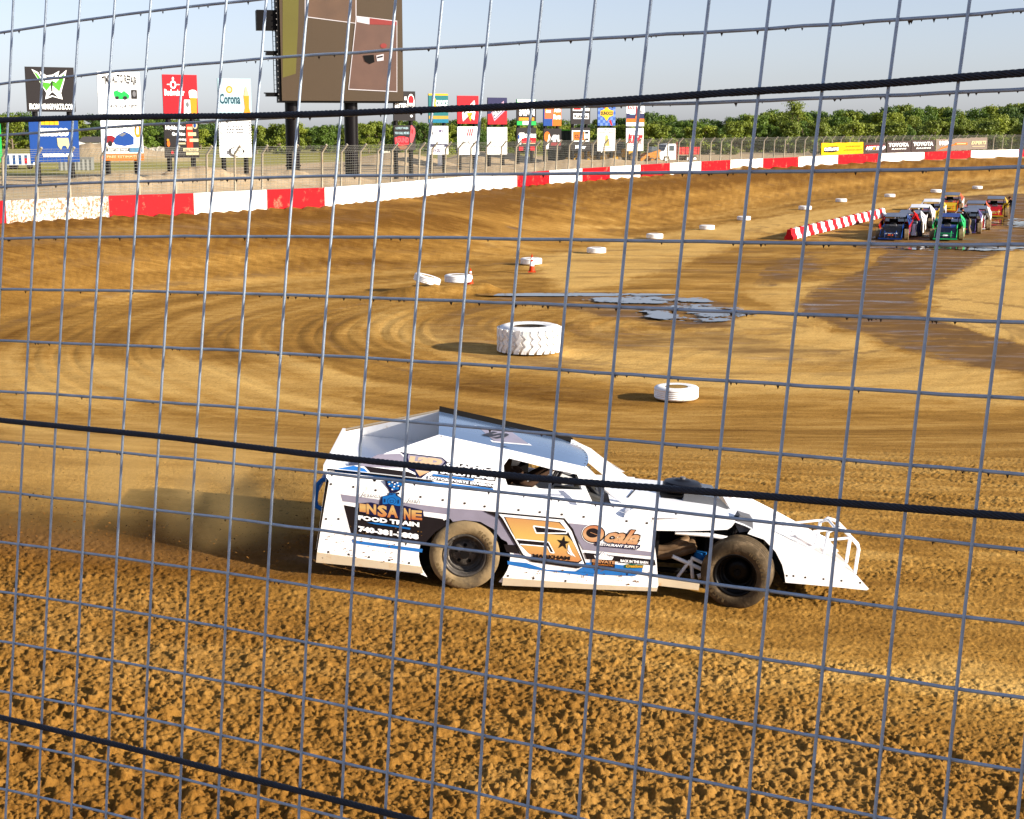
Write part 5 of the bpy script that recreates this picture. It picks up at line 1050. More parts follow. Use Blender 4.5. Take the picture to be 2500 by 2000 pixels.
S.poly([G3(1010,325),G3(1750,418),G3(1750,475),G3(985,400)],DBK); S.text('GRAPHIC',G3(1000,392),G3(1740,470),9,DWH,.06,.2)
S.poly([G3(900,440),G3(1830,545),G3(1815,640),G3(880,520)],DBK); S.text('SOLUTIONS',G3(905,512),G3(1800,630),9,DWH,.06,.2)
S.poly([G3(790,520),G3(1470,605),G3(1460,635),G3(785,550)],DBB); S.poly([G3(700,550),G3(1800,690),G3(1780,755),G3(690,600)],DBK); S.text('MOTORSPORTS DIVISION',G3(705,600),G3(1785,740),6.3,DWH,.05,.15)
for p in (A(1010,262),A(1270,322),A(1400,350),A(1650,408),A(1880,460),A(1010,110+155),A(700,370),A(850,325)): S.ell(*p,1.2,1.1,BLT,8); S.k-=1
mb.build('sail_panel',car)
# -- sloping door top between rivet line and cockpit edge
mb=MB(); lo=[side(*q) for q in (A(1475,784),A(1800,830),A(2080,862),E5(1720,345),B2(432,890))]; t2=tracer(MC,-.74); t3=tracer(MC,-.66)
hi=[t2(*D4(330,720)),t2(*D4(1000,782)),t2(*D4(1640,796)),t3(*D4(1800,960)),t3(*B2(430,868))]
n=len(lo); mb.add([tuple(v) for v in lo+hi],[(i,i+1,n+i+1,n+i) for i in range(n-1)],PW2); mb.build('door_top',car)
# mirror bump by the hood
mb=MB(); c=t2(*B2(320,850)); vs=[];fs=[]
for i in range(9):
    for j in range(9):
        a=i/8*math.pi; r_=j/8
        vs.append((c.x+.14*math.cos(a)*(1-.0*r_),-.90+.26*r_,side(*B2(320,890)).z-.0+.11*math.sin(a)*(1-.35*r_**2)))
fs=[(i*9+j,(i+1)*9+j,(i+1)*9+j+1,i*9+j+1) for i in range(8) for j in range(8)]; mb.add(vs,fs,PW,True); mb.add([vs[i*9] for i in range(9)],[tuple(range(9))],PW); mb.build('side_scoop',car)
# -- roof
rn0=Vector((-.345,-.65,1.483)); rn1=Vector((1.13,-.64,1.268)); rf0=Vector((-.39,.64,1.483)); rf1=Vector((1.08,.64,1.262))
def roofp(u,v,dz=0): # u along length, v across
    a=rn0.lerp(rn1,u); b=rf0.lerp(rf1,u); p=a.lerp(b,v); p.z+=.035*4*v*(1-v)*.6+dz; p.x+= .10*4*v*(1-v)*u; p.z-= .05*max(0,u-.9)*10*.5*(1-0); return p
ROOF=cm('roof_blue_grey',(112,140,180),rough=.22,coat=.5,var=.03)
mb=MB(); nu,nv=16,10
top=[roofp(i/nu,j/nv) for i in range(nu+1) for j in range(nv+1)]; bot=[p-Vector((0,0,.015)) for p in top]
fs=[(i*(nv+1)+j,(i+1)*(nv+1)+j,(i+1)*(nv+1)+j+1,i*(nv+1)+j+1) for i in range(nu) for j in range(nv)]
mb.add([tuple(v) for v in top],fs,ROOF,True); mb.add([tuple(v) for v in bot],[f[::-1] for f in fs],DKI)
S=Surf(mb,lambda u,v:roofp(u,v),(0,0,1),.0025)
S.poly([(.24,.62),(.50,.78),(.62,.30),(.36,.14)],DWH); S.poly([(.26,.60),(.49,.74),(.60,.32),(.37,.18)],LAV)
S.text('5',(.40,.28),(.50,.56),.13,DBK,.05,up=(-1,-.2)); 
for k in range(10): p=roofp(.985,(k+.5)/10); mb.lathe([(.012,0),(.0,.006)],BLT,6,Matrix.Translation(p))
mb.build('roof',car)
mb=MB(); lip=[]; 
for i in range(nu+1): p=roofp(i/nu,1); lip+= [p+Vector((0,-.0,0)),p+Vector((0,.03,.055)),p+Vector((0,.055,.05)),p+Vector((0,.045,0))]
mb.add([tuple(v) for v in lip],[(4*i+j,4*i+4+j,4*i+4+j+1,4*i+j+1) for i in range(nu) for j in range(3)],DKI); mb.build('roof_lip',car)
mb=MB(); 
for y,s in ((-.64,1),(.64,-1)):
    p=roofp(.93,0 if s>0 else 1); mb.box(p.x-.12,p.x+.02,y-.01,y+.01,p.z-.05,p.z,DKI)
mb.build('roof_bracket',car)
# -- far sail panel (inner face seen) and windscreen pillars
Yf=lambda x,z:(.93-.29*max(0,min(1,(z-1.0)/.48)))
mb=MB(); mb.prism([(-1.40,1.02),(-1.40,1.15),(-.39,1.483),(1.08,1.262),(1.70,.90),(1.5,.88),(1.10,1.16),(.35,1.28),(.35,1.02)],lambda x,z:Yf(x,z)-.012,Yf,PW); mb.build('sail_panel',car)
mb=MB(); mb.tube([(-1.40,.905,1.158),(-.39,.655,1.49)],.012,SKM,6); mb.build('edge_trim',car)
fa_=[tracer(MC,.62)(*p) for p in (B2(-145,-5+45),B2(-140,60),B2(100,500),B2(260,600),B2(258,560),B2(20,385))]
mb=MB(); mb.prism([(1.06,1.285),(1.05,1.20),(1.42,.93),(1.74,.845),(1.74,.89),(1.28,1.20)],.60,.625,PW); mb.build('windscreen_pillar',car)
mb=MB(); 
for a,b in (((1.13,-.64,1.26),(1.42,-.63,1.02)),((1.42,-.63,1.02),(1.62,-.60,.90)),((1.10,-.68,1.12),(1.24,-.67,.86))): mb.tube([a,b],.028,PW,8)
mb.build('windscreen_pillar',car)
# -- deck
mb=MB(); dk=[(-1.41,-.90,1.125),(-.35,-.915,1.085),(.38,-.92,1.03),(.38,.92,1.03),(-.35,.915,1.085),(-1.41,.90,1.125)]
mb.add(dk,[(0,1,4,5)],PW); mb.add([(x,y,z-.012) for x,y,z in dk],[(5,4,1,0)],DKI); mb.add([(-.35,-.9,1.09),(.12,-.78,1.06),(.12,.78,1.06),(-.35,.9,1.09)],[(0,1,2,3)],PW)
S=Surf(mb,lambda a,b:Vector((a,b,1.128-.037*(a+1.44))),(0,0,1),.003); S.poly([(-1.2,-.8),(-.7,-.8),(-.9,-.2),(-1.25,-.35)],LAV)
mb.build('deck',car)
mb=MB(); bl=cm('rear_face_blue',(90,150,206),rough=.4); mb.add([(-1.475,-.928,.30),(-1.475,.928,.30),(-1.405,.928,1.10),(-1.405,-.928,1.10)],[(0,1,2,3)],PW); mb.box(-1.445,-1.41,-.925,.925,1.10,1.165,PW); mb.build('rear_panel',car)
mb=MB(); bt=cm('tube_blue',(30,110,190),rough=.35); mb.tube([(-1.40,-.84,1.00),(-1.46,-.84,.99),(-1.505,-.84,.94),(-1.515,-.84,.78),(-1.50,-.84,.72),(-1.44,-.84,.69)],.024,bt,10); mb.tube([(-1.51,-.84,.86),(-1.51,.84,.86)],.022,bt,8); mb.tube([(-1.40,.84,1.00),(-1.505,.84,.94),(-1.515,.84,.78),(-1.44,.84,.69)],.024,bt,10); mb.build('rear_bumper',car)
# -- wheel well, chassis, interior
mb=MB(); mb.box(-.62,.62,-.60,-.58,.12,1.02,DKI); mb.box(-.62,-.60,-.58,.58,.15,1.02,DKI); mb.box(.60,1.95,-.55,.60,.14,.20,DKI); mb.box(1.93,1.96,-.6,.6,.15,.72,DKI); mb.box(-.62,.62,.585,.60,.12,1.02,DKI)
mb.box(.10,.14,-.74,.74,.2,1.06,cm('firewall_tin',(128,112,90),rough=.5,metal=.3)); mb.box(1.20,1.24,-.70,.60,.2,.95,DKI); mb.build('inner_tub',car)
CT=cm('cage_tube_dark',(40,36,34),rough=.4,metal=.3); mb=MB()
for y in (-.56,.56): mb.tube([(.22,y,.2),(.22,y,1.25),(.30,y*.95,1.38),(1.0,y*.92,1.24),(1.30,y,.95),(1.35,y,.2)],.022,CT,8)
mb.tube([(.22,-.56,1.2),(.22,.56,1.2)],.022,CT,8); mb.tube([(1.30,-.56,.95),(1.30,.56,.95)],.022,CT,8); mb.tube([(.22,-.56,.75),(1.33,-.56,.72)],.022,CT,8); mb.build('roll_cage',car)
mb=MB(); sc=cm('seat_tan',(96,72,48),rough=.7,var=.3); mb.prism([(.20,.35),(.16,1.22),(.24,1.26),(.34,.62),(.72,.52),(.72,.35)],-.10,.42,sc); mb.prism([(.20,.95),(.2,1.24),(.42,1.20),(.40,.95)],-.14,-.10,sc); mb.prism([(.20,.95),(.2,1.24),(.42,1.20),(.40,.95)],.42,.46,sc); mb.build('seat',car)
mb=MB(); db=cm('dash_grey',(86,84,80),rough=.6,var=.3); mb.prism([(.86,1.00),(1.20,1.005),(1.32,.97),(1.32,.86),(.86,.86)],-.73,-.40,db); mb.box(1.10,1.28,-.40,.55,.88,1.02,db); mb.build('dashboard',car)
mb=MB(); Mw=Matrix.Translation((.93,.16,1.03))@Matrix.Rotation(math.radians(-62),4,'Y')
n=28; vs=[];fs=[]
for i in range(n):
    for j in range(8):
        a=2*math.pi*i/n;b=2*math.pi*j/8; vs.append(Mw@Vector(((.17+.016*math.cos(b))*math.cos(a),(.17+.016*math.cos(b))*math.sin(a),.016*math.sin(b))))
mb.add(vs,[(i*8+j,((i+1)%n)*8+j,((i+1)%n)*8+(j+1)%8,i*8+(j+1)%8) for i in range(n) for j in range(8)],BLK,True); mb.tube([Mw@Vector((-.17,0,0)),Mw@Vector((.17,0,0))],.012,GRY,6); mb.tube([(.93,.16,1.03),(1.2,.16,.95)],.02,GRY,6); mb.build('steering_wheel',car)
# -- hood, nose
hp=[(1.42,.93,.62),(1.75,.90,.64),(2.2,.885,.66),(2.55,.86,.68),(2.80,.79,.70),(3.34,.575,.68),(3.80,.37,.68),(4.10,.215,.69)]
def hoodsurf(prof,m,mb,cr=.03):
    vs=[];nv=10
    for x,z,h in prof:
        for j in range(nv+1): v=j/nv*2-1; vs.append((x,h*v,z+cr*(1-v*v)))
    mb.add(vs,[(i*(nv+1)+j,(i+1)*(nv+1)+j,(i+1)*(nv+1)+j+1,i*(nv+1)+j+1) for i in range(len(prof)-1) for j in range(nv)],m,True)
HW=cm('hood_white',(232,234,240),rough=.22,coat=.5,var=.03)
mb=MB(); hoodsurf(hp[:5],HW,mb); 
mb.add([(1.42,-.62,.93),(1.75,-.64,.90),(2.2,-.66,.885),(2.55,-.68,.86),(2.66,-.76,.84),(2.2,-.76,.845),(1.9,-.80,.835),(1.5,-.80,.86)],[(0,7,6,1),(1,6,5,2),(2,5,4,3)],HW)
mb.add([(1.42,.62,.93),(1.75,.64,.90),(2.2,.66,.885),(2.55,.68,.86),(2.66,.76,.84),(2.2,.76,.845),(1.9,.80,.835),(1.5,.80,.86)],[(1,6,7,0),(2,5,6,1),(3,4,5,2)],HW)
mb.tube([(1.62,-.42,.935),(1.72,-.1,.945)],.006,DKI,4); mb.build('hood',car)
hs=tracer(MC,-.76); mb=MB(); mb.prism(XZ(hs,[B2(432,872),B2(700,862),B2(1062,880),B2(1058,915),B2(1035,945),B2(1005,965),B2(850,972),B2(620,975),B2(470,972),B2(440,975)]),-.76,-.75,PW); mb.build('fender_skirt',car)
mb=MB(); hoodsurf(hp[4:],PW2,mb,.02)
ns=tracer(MC,-.70); side_n=XZ(ns,[B2(1175,965),B2(1155,995),B2(1280,1040),B2(1365,1130),B2(1415,1230),B2(1432,1300),B2(1440,1362),B2(1780,1392),B2(2050,1420),B2(2068,1410),B2(2010,1345),B2(1970,1300),B2(1830,1232),B2(1560,1085),B2(1270,940)])
mb.prism(side_n,-.705,-.69,PW); mb.prism(side_n,.69,.705,PW); mb.box(3.25,3.9,-.67,.67,.225,.24,DKI)
S=Surf(mb,ns,(0,-1,0),.007)
for x,y in ((1450,1310),(1500,1312),(1588,1323),(1726,1335),(1861,1348),(2001,1363)): S.ell(*B2(x,y),2.7,2.6,BLT,10); S.k-=1
S2=Surf(mb,lambda x,y:Vector((x,y,float(np.interp(x,[a for a,_,_ in hp],[b for _,b,_ in hp]))+.02*(1-(y/.69)**2))),(.4,0,.9),.004)
rs=random.Random(2)
for k in range(14): x=3.0+rs.uniform(0,.35); y=-.45+rs.uniform(-.15,.15); S2.line([(x,y),(x+.12+rs.uniform(0,.15),y+rs.uniform(-.1,.12))],.012,GRY); S2.k-=1
S2.line([(2.83,-.64),(2.83,.64)],.018,BLT)
for k in range(6): S2.line([(2.79,-.5+.2*k),(2.87,-.5+.2*k)],.014,BLT)
mb.build('nose',car)
mb=MB(); 
for y in (-.20,.20):
    mb.tube([(3.30,y,.60),(3.72,y,.68),(3.86,y,.69)],.014,TUBW,8); mb.tube([(3.74,y,.40),(3.76,y,.66),(3.84,y,.715),(3.93,y,.69),(4.08,y,.56),(4.10,y,.50),(4.09,y,.24)],.019,TUBW,8); mb.tube([(3.78,y,.58),(4.0,y,.62)],.016,TUBW,6)
mb.tube([(4.09,-.20,.54),(4.09,.20,.54)],.017,TUBW,8); mb.tube([(3.84,-.20,.70),(3.84,.20,.70)],.015,TUBW,8); mb.build('front_bumper',car)
# -- air cleaner and scoop
ACB=cm('air_cleaner_black',(40,42,50),rough=.35,metal=.2); SCG=cm('scoop_grey',(150,152,156),rough=.25,metal=.7,var=.15)
mb=MB(); mb.lathe([(0,1.075),(.06,1.075),(.10,1.06),(.185,1.045),(.205,1.02),(.205,.965),(.19,.955),(.16,.95),(0,.95)],ACB,32,Matrix.Translation((2.22,0,0)),smooth=False); mb.tube([(2.22,0,1.07),(2.22,0,1.095)],.03,GRY,8); mb.tube([(2.22,0,.90),(2.22,0,.97)],.17,DKI,16); mb.build('air_cleaner',car)
mb=MB(); mb.prism([(2.20,.87),(2.21,1.0),(2.58,.96),(2.70,.86)],-.30,-.285,SCG); mb.prism([(2.20,.87),(2.21,1.0),(2.58,.96),(2.70,.86)],.285,.30,SCG); mb.add([(2.35,-.285,.985),(2.58,-.285,.96),(2.70,-.285,.86),(2.70,.285,.86),(2.58,.285,.96),(2.35,.285,.985)],[(0,1,4,5),(1,2,3,4)],SCG); mb.box(1.98,2.2,-.26,.26,.86,.93,DKI); mb.build('air_scoop',car)
# -- engine bay
mb=MB(); mb.box(1.98,2.30,-.30,.30,.30,.76,DKI); mb.tube([(1.95,-.35,.18),(2.75,-.35,.18)],.03,DKI,6)
for z in (.70,.60): mb.tube([(1.98,-.33,z),(2.3,-.33,z)],.03,DKI,8)
mb.box(2.28,2.34,-.22,.40,.25,.80,DKI); mb.box(1.97,2.9,-.02,.5,.16,.5,DKI); mb.build('engine',car)
HD=cm('header_pipe',(140,112,84),rough=.55,metal=.3,var=.35,scale=10)
hh=tracer(MC,-.55)
for pts,r_ in (([B2(690,1052),B2(640,1066),B2(570,1100),B2(520,1112),B2(440,1105)],.043),([B2(735,1085),B2(680,1095),B2(600,1135),B2(530,1145),B2(440,1135)],.045),([B2(745,1115),B2(690,1130),B2(600,1155),B2(520,1165),B2(430,1150)],.045)):
    mb=MB(); q=[hh(*p) for p in pts]; P=[Vector((q[0].x+.03,-.34,q[0].z+.0))]+[Vector((v.x,-.52,v.z)) for v in q]; mb.tube(P,r_,HD,12); mb.build('exhaust_pipe',car)
mb=MB(); c2=tracer(MC,-.62)
for a,b,r_ in ((B2(590,1165),B2(850,1280),.021),(B2(730,1175),B2(860,1235),.018),(B2(720,1200),B2(630,1320),.018),(B2(730,1190),B2(742,1330),.019),(B2(780,1320),B2(880,1290),.030)):
    mb.tube([c2(*a),c2(*b)],r_,TUBW,8)
mb.build('chassis_tube',car)
mb=MB(); c3=tracer(MC,-.70); mb.tube([c3(*B2(610,985)),c3(*B2(860,1005)),c3(*B2(1080,1045))],.024,PW,8); mb.build('radius_rod',car)
mb=MB(); c4=tracer(MC,-.45); a=c4(*B2(800,1165)); mb.lathe([(0,-.05),(.06,-.05),(.07,0),(.06,.05),(0,.05)],DBB,12,Matrix.Translation(a),smooth=False); mb.build('fluid_canister',car)
mb=MB(); a=tracer(MC,-.62)(*B2(1110,940)); mb.prism([(a.x-.07,a.z+.02),(a.x-.03,a.z+.12),(a.x+.10,a.z+.09),(a.x+.12,a.z-.03),(a.x-.02,a.z-.06)],-.64,-.45,GRY); mb.tube([(a.x-.06,-.60,a.z+.1),(a.x-.10,-.62,a.z-.35)],.022,DKI,8); mb.tube([(a.x-.0,-.60,a.z-.10),(a.x-.0,-.3,a.z-.10)],.05,CT,10); mb.build('shock_mount',car)
# axles
mb=MB(); mb.tube([(0,-.9,.345),(0,.9,.345)],.045,DKI,10); mb.tube([(2.74,-.85,.34),(2.74,.85,.34)],.035,DKI,8); mb.box(2.45,3.05,-.45,.45,.20,.62,DKI); mb.build('axle',car)
# -- wheels
def big_wheel(x,y,steer,s,camber=0,tm=MUDT,rim=RIM,detail=True,holes=True):
    Rm=.350; Mw=Matrix.Translation((x,y,Rm))@Matrix.Rotation(steer,4,'Z')@Matrix.Rotation(camber,4,'X')
    mb=tyre_mesh(Rm,.29,tm,Mw,n=72)
    if s<0 and detail:
        for word,a0 in (('HOOSIER',60),('RACING',250)):
            for k,ch in enumerate(word):
                a=math.radians(a0-k*9.5); vs,fs=textgeo(ch,.05); V=[]
                for u,v in vs:
                    r_=.285+.030*(v-.5)*1.4; aa=a-(u-.5)*.11; V.append(Mw@Vector((r_*math.cos(aa),-.1535,r_*math.sin(aa))))
                mb.add(V,fs,cm('tyre_letter_mud',(150,126,88),rough=.95))
    t=mb.build('wheel',car)
    ho=.055 if holes else 0
    mb=MB(); prof=[(.0,s*ho),(.06,s*(ho-.003)),(.115,s*(ho-.006)),(.128,s*(ho-.03)),(.150,s*(ho-.045)),(.158,s*.03),(.175,s*.05),(.188,s*.02),(.190,s*.12),(.205,s*.135),(.218,s*.135),(.221,s*.122)]
    mb.lathe(prof,rim,48,Mw,axis='Y'); mb.lathe([(.221,s*.122),(.221,-s*.13)],rim,48,Mw,axis='Y')
    ring=cm('rim_edge',(120,112,98),rough=.4,metal=.6); mb.lathe([(.2185,s*.1365),(.2225,s*.1375),(.2225,s*.12)],ring,48,Mw,axis='Y')
    if detail and holes:
        for k in range(5):
            a=math.radians(90+72*k); cx,cz=.088*math.cos(a),.088*math.sin(a); V=[Mw@Vector((cx+.019*math.cos(q),s*ho-s*.003,cz+.019*math.sin(q))) for q in np.linspace(0,2*math.pi,14,endpoint=False)]
            mb.add([v+Mw.to_3x3()@Vector((0,s*.006,0)) for v in V],[tuple(range(14))],cm('hole_black',(4,4,4),rough=1))
        mb.tube([Mw@Vector((0,s*ho,0)),Mw@Vector((0,s*(ho+.006),0))],.007,ring,8)
    mb.build('rim',t); return t
big_wheel(0,-.815,0,-1,rim=cm('rim_grey_dusty',(104,98,92),rough=.55,metal=.3,var=.3,scale=14,dirt=.25,dirtcol=(.30,.25,.19),dscale=18)); big_wheel(0,.815,0,1,detail=False)
big_wheel(2.742,-.835,math.radians(-19),-1,math.radians(3),tm=MUDF,rim=RIMD,detail=True,holes=False); big_wheel(2.742,.835,math.radians(-19),1,detail=False)
# ---------------------------------------------------------------- driver
Jd=dict(pelvis=(.42,.16,.56),spine=(.38,.16,.74),chest=(.36,.16,.94),neck=(.37,.16,1.08),head=(.40,.16,1.17),crown=(.40,.16,1.24),sh_l=(.38,.34,1.02),el_l=(.60,.40,.88),wr_l=(.80,.28,1.05),hd_l=(.88,.27,1.09),sh_r=(.38,-.02,1.02),el_r=(.60,-.12,.90),wr_r=(.80,.0,1.05),hd_r=(.88,.03,1.10),hip_l=(.48,.26,.54),kn_l=(.95,.28,.66),an_l=(1.15,.26,.40),to_l=(1.19,.26,.46),hip_r=(.48,.06,.54),kn_r=(.95,.04,.66),an_r=(1.15,.06,.40),to_r=(1.19,.06,.46))
suit=cm('race_suit',(84,62,48),rough=.85); drv=person('person','driver in a race suit and white helmet gripping the wheel inside the white race car',MC,Jd,[cm('glove_dark',(90,66,48),rough=.8),suit,suit,BLK,WHT])
for c in kids(drv): bpy.data.objects.remove(c)
mb=MB(); hm=cm('helmet_white',(236,234,230),rough=.2,coat=.6); Mh=Matrix.Translation((.40,.16,1.19)); mb.lathe([(.0,.145),(.06,.135),(.105,.10),(.13,.04),(.132,-.02),(.12,-.08),(.105,-.12),(.09,-.12)],hm,24,Mh)
mb.build('helmet',drv)
mb=MB(); vs=[]
for i in range(9):
    a=math.radians(-60+120*i/8)
    for z,r_ in ((-.03,.134),(.045,.131)): vs.append((.40+r_*math.cos(a)+.003,.16+r_*math.sin(a),1.19+z))
mb.add(vs,[(2*i,2*i+2,2*i+3,2*i+1) for i in range(8)],GLS); mb.build('visor',drv)
for s_,c in ((1,(.88,.27,1.09)),(-1,(.88,.03,1.10))):
    mb=MB(); g_=cm('glove_dark',(90,66,48))
    for k in range(4):
        y=c[1]+(-.03+.02*k); mb.tube([(c[0]-.01,y,c[2]+.01),(c[0]+.04,y,c[2]+.035),(c[0]+.065,y,c[2]+.012),(c[0]+.055,y,c[2]-.018)],[.011,.0105,.010,.008],g_,6)
    mb.tube([(c[0]-.01,c[1]-s_*.03,c[2]-.005),(c[0]+.03,c[1]-s_*.045,c[2]-.01),(c[0]+.05,c[1]-s_*.035,c[2]-.015)],[.012,.011,.009],g_,6)
    mb.build('glove',drv)
# ================================================================ flying dirt and dust behind the car
def dust():
    c0=(Rg.x-.75,Rg.y+.75); x1=-4.9
    def puff(c,rad,dens,sc,col,label):
        mb=MB(); vs=[];n1,n2=12,20
        for i in range(n1+1):
            for j in range(n2): th=math.pi*i/n1; ph=2*math.pi*j/n2; vs.append((math.sin(th)*math.cos(ph),math.sin(th)*math.sin(ph),math.cos(th)))
        m=bpy.data.materials.new('dust_haze'); m.use_nodes=True; t=m.node_tree; t.nodes.remove(t.nodes['Principled BSDF']); v=t.nodes.new('ShaderNodeVolumePrincipled'); v.inputs['Color'].default_value=(*col,1); v.inputs['Anisotropy'].default_value=.1
        tc=t.nodes.new('ShaderNodeTexCoord'); ln=t.nodes.new('ShaderNodeVectorMath'); ln.operation='LENGTH'; t.links.new(tc.outputs['Object'],ln.inputs[0]); fr=t.nodes.new('ShaderNodeMapRange'); fr.interpolation_type='SMOOTHSTEP'; fr.inputs['From Min'].default_value=.98; fr.inputs['From Max'].default_value=.15; t.links.new(ln.outputs['Value'],fr.inputs['Value'])
        g=t.nodes.new('ShaderNodeNewGeometry'); n=t.nodes.new('ShaderNodeTexNoise'); n.inputs['Scale'].default_value=sc; n.inputs['Detail'].default_value=3; t.links.new(g.outputs['Position'],n.inputs['Vector']); mr=t.nodes.new('ShaderNodeMapRange'); mr.inputs['From Min'].default_value=.36; mr.inputs['From Max'].default_value=.70; mr.inputs['To Min'].default_value=0.02; mr.inputs['To Max'].default_value=dens; t.links.new(n.outputs['Fac'],mr.inputs['Value'])
        mm=t.nodes.new('ShaderNodeMath'); mm.operation='MULTIPLY'; t.links.new(mr.outputs[0],mm.inputs[0]); t.links.new(fr.outputs[0],mm.inputs[1]); t.links.new(mm.outputs[0],v.inputs['Density']); t.links.new(v.outputs[0],t.nodes['Material Output'].inputs['Volume'])
        mb.add(vs,[(i*n2+j,(i+1)*n2+j,(i+1)*n2+(j+1)%n2,i*n2+(j+1)%n2) for i in range(n1) for j in range(n2)],m); o=mb.build('dust_cloud'); o.matrix_world=Matrix.Translation(c)@Matrix.Diagonal((*rad,1)); tag(o,label,'dust',kind='stuff')
    g=gnd(590,1330); puff((g.x,g.y-.30,g.z+.50),(1.1,.65,.60),3.2,2.2,(.99,.66,.26),'dense golden dust puff right behind the rear wheel of the white race car')
    g=gnd(300,1290); puff((g.x,g.y-.15,g.z+.55),(3.9,1.25,.80),.85,1.1,(.97,.62,.22),'thin brown dust haze trailing far behind the white race car')
    mb=MB(); rr=random.Random(9); dm=cm('flying_dirt',(150,104,56),rough=.95); d2=cm('flying_dirt_dark',(60,40,22),rough=.95)
    for k in range(1600):
        u=rr.random()**1.3; x=c0[0]+(x1-1.5-c0[0])*u; y=c0[1]+rr.gauss(0,.45); z=float(base_z(x,y))+abs(rr.gauss(.05,.30))*(1-.4*u)+.03; s=rr.uniform(.004,.011)*(1.6 if rr.random()<.06 else 1)
        o_=[Vector((rr.uniform(-1,1),rr.uniform(-1,1),rr.uniform(-1,1)))*s for _ in range(4)]; mb.add([(x+q.x*1.6,y+q.y,z+q.z) for q in o_],[(0,1,2),(0,2,3),(0,3,1),(1,3,2)],dm if rr.random()<.6 else d2)
    o=mb.build('flying_dirt'); tag(o,'small clods of dirt thrown up behind the white race car','dirt',kind='stuff')
dust()
# ================================================================ foreground safety fence
def near_fence():
    VR={30:(0,[34.8,110.2,192.5,275.4,366.4,456.3,554.8,653.4,752,856.9,960.7,1072.6,1193.2,1317.8,1448.9,1588,1730,1880.8,2032.7,2193.9,2362]),
        650:(0,[4.1,76.5,154.2,236.6,322.4,409.9,503.2,600.1,699.8,803,910.8,1021.6,1139.8,1258.1,1386.8,1520.2,1658.2,1804.3,1955,2113.9,2280.2,2453]),
        1250:(1,[51,126.4,206.4,292.8,379.8,469.6,563.5,663.8,766.5,872,982,1097,1212.9,1338.1,1468,1601.9,1744.5,1892.4,2047.8,2212.4,2383.5]),
        1970:(1,[15.7,91.6,172.2,258.6,346.7,438.3,534.6,632,732.3,833.7,940.4,1051.1,1167.1,1285.4,1414.1,1543.9,1680.8,1826.9,1978.8,2138.2,2306.9,2484.9])}
    rows=[]; val=[]
    for y,(i0,xs) in VR.items():
        for k,x in enumerate(xs): i=(i0+k)/22; t=y/2000; rows.append([i**a*t**b for a in range(5) for b in range(3) if a+b<6]); val.append(x)
    cV=np.linalg.lstsq(np.array(rows),np.array(val),rcond=None)[0]
    fx=lambda i,y:float(np.dot(cV,[(i/22)**a*(y/2000)**b for a in range(5) for b in range(3) if a+b<6]))
    HR={30:(0,[80,203,322,455,578,707,836.5,959.4,1082.9,1201,1327.5,1449,1574,1690,1814.5,1930]),850:(1,[133,279,428,574,723.5,877,1020,1164,1301,1445,1583,1729,1864]),1650:(1,[88,249,420,584,751,930,1094,1249,1412,1571,1731.6,1898]),2470:(1,[35,211.6,405,592,789,978.5,1162,1338,1513,1704,1878])}
    rows=[];val=[]
    for x,(j0,ys) in HR.items():
        for k,y in enumerate(ys): j=(j0+k)/16; t=x/2500; rows.append([j**a*t**b for a in range(3) for b in range(4)]); val.append(y)
    cH=np.linalg.lstsq(np.array(rows),np.array(val),rcond=None)[0]
    fy=lambda j,x:float(np.dot(cH,[(j/16)**a*(x/2500)**b for a in range(3) for b in range(4)]))
    d0=ray(2500,1000);d1=ray(0,1000); fw=Vector((0,cP,-sP)); PA=CO+d0*(1.99/d0.dot(fw)); PB=CO+d1*(3.02/d1.dot(fw)); al=(PB-PA); nh=Vector((-al.y,al.x,0)).normalized(); nh=nh if nh.y>0 else -nh
    up=Vector((nh.x*math.sin(math.radians(9)),nh.y*math.sin(math.radians(9)),math.cos(math.radians(9)))); nrm=al.cross(up).normalized(); nrm=nrm if nrm.y>0 else -nrm
    def hit(px,py,off=0): d=ray(px,py); return CO+d*((PA+nrm*off-CO).dot(nrm)/d.dot(nrm))
    root=empty('safety_fence',hit(1250,2150),'grey welded wire safety fence with black steel cables across the whole foreground','fence'); inv=Matrix.Translation(-root.location)
    wm=mat('galvanised_wire',(.39,.47,.56),rough=.5,metal=.2,var=.2,scale=40,bump=.12,bscale=200); dm=cm('dried_mud',(96,78,62),rough=.95); kb=mat('cable_black',(.022,.025,.036),rough=.6,metal=.2,var=.3,scale=80)
    L=lambda p:inv@p
    mb=MB(); WV=[]
    for i in range(-2,25):
        pts=[]
        for y in np.linspace(-260,2300,34): 
            yy=min(max(y,-260),2300); x=fx(i,yy); pts.append(L(hit(x,yy,-.0027)))
        dv=(pts[0]-pts[2]).normalized(); pts=[pts[0]+dv*.8]+pts+[pts[-1]-dv*.9]; mb.tube(pts,.00245,wm,8); WV.append(pts)
    stp=[b-a for a,b in zip(WV[-2],WV[-1])]; stl=[a-b for a,b in zip(WV[0],WV[1])]
    for k in range(1,14): mb.tube([p+d*k for p,d in zip(WV[-1],stp)],.00245,wm,8)
    for k in range(1,8): mb.tube([p+d*k for p,d in zip(WV[0],stl)],.00245,wm,8)
    rr=random.Random(5)
    for j in range(-1,18):
        if j==0: xr=np.linspace(-200,1200,20)
        else: xr=np.linspace(-220,2720,36)
        P=[]
        for x in xr:
            y=fy(j,x) if j>=0 else fy(0,x)-125; P.append(L(hit(x,y+rr.uniform(-1.2,1.2),.0024)))
        ev=(P[-1]-P[-6]).normalized(); P=P+[P[-1]+ev*.4,P[-1]+ev*1.4] if j!=0 else P; P=[P[0]-(P[4]-P[0]).normalized()*.8]+P; mb.tube(P,.0026,wm,8)
    mb.build('wire_mesh',root)
    mb=MB()
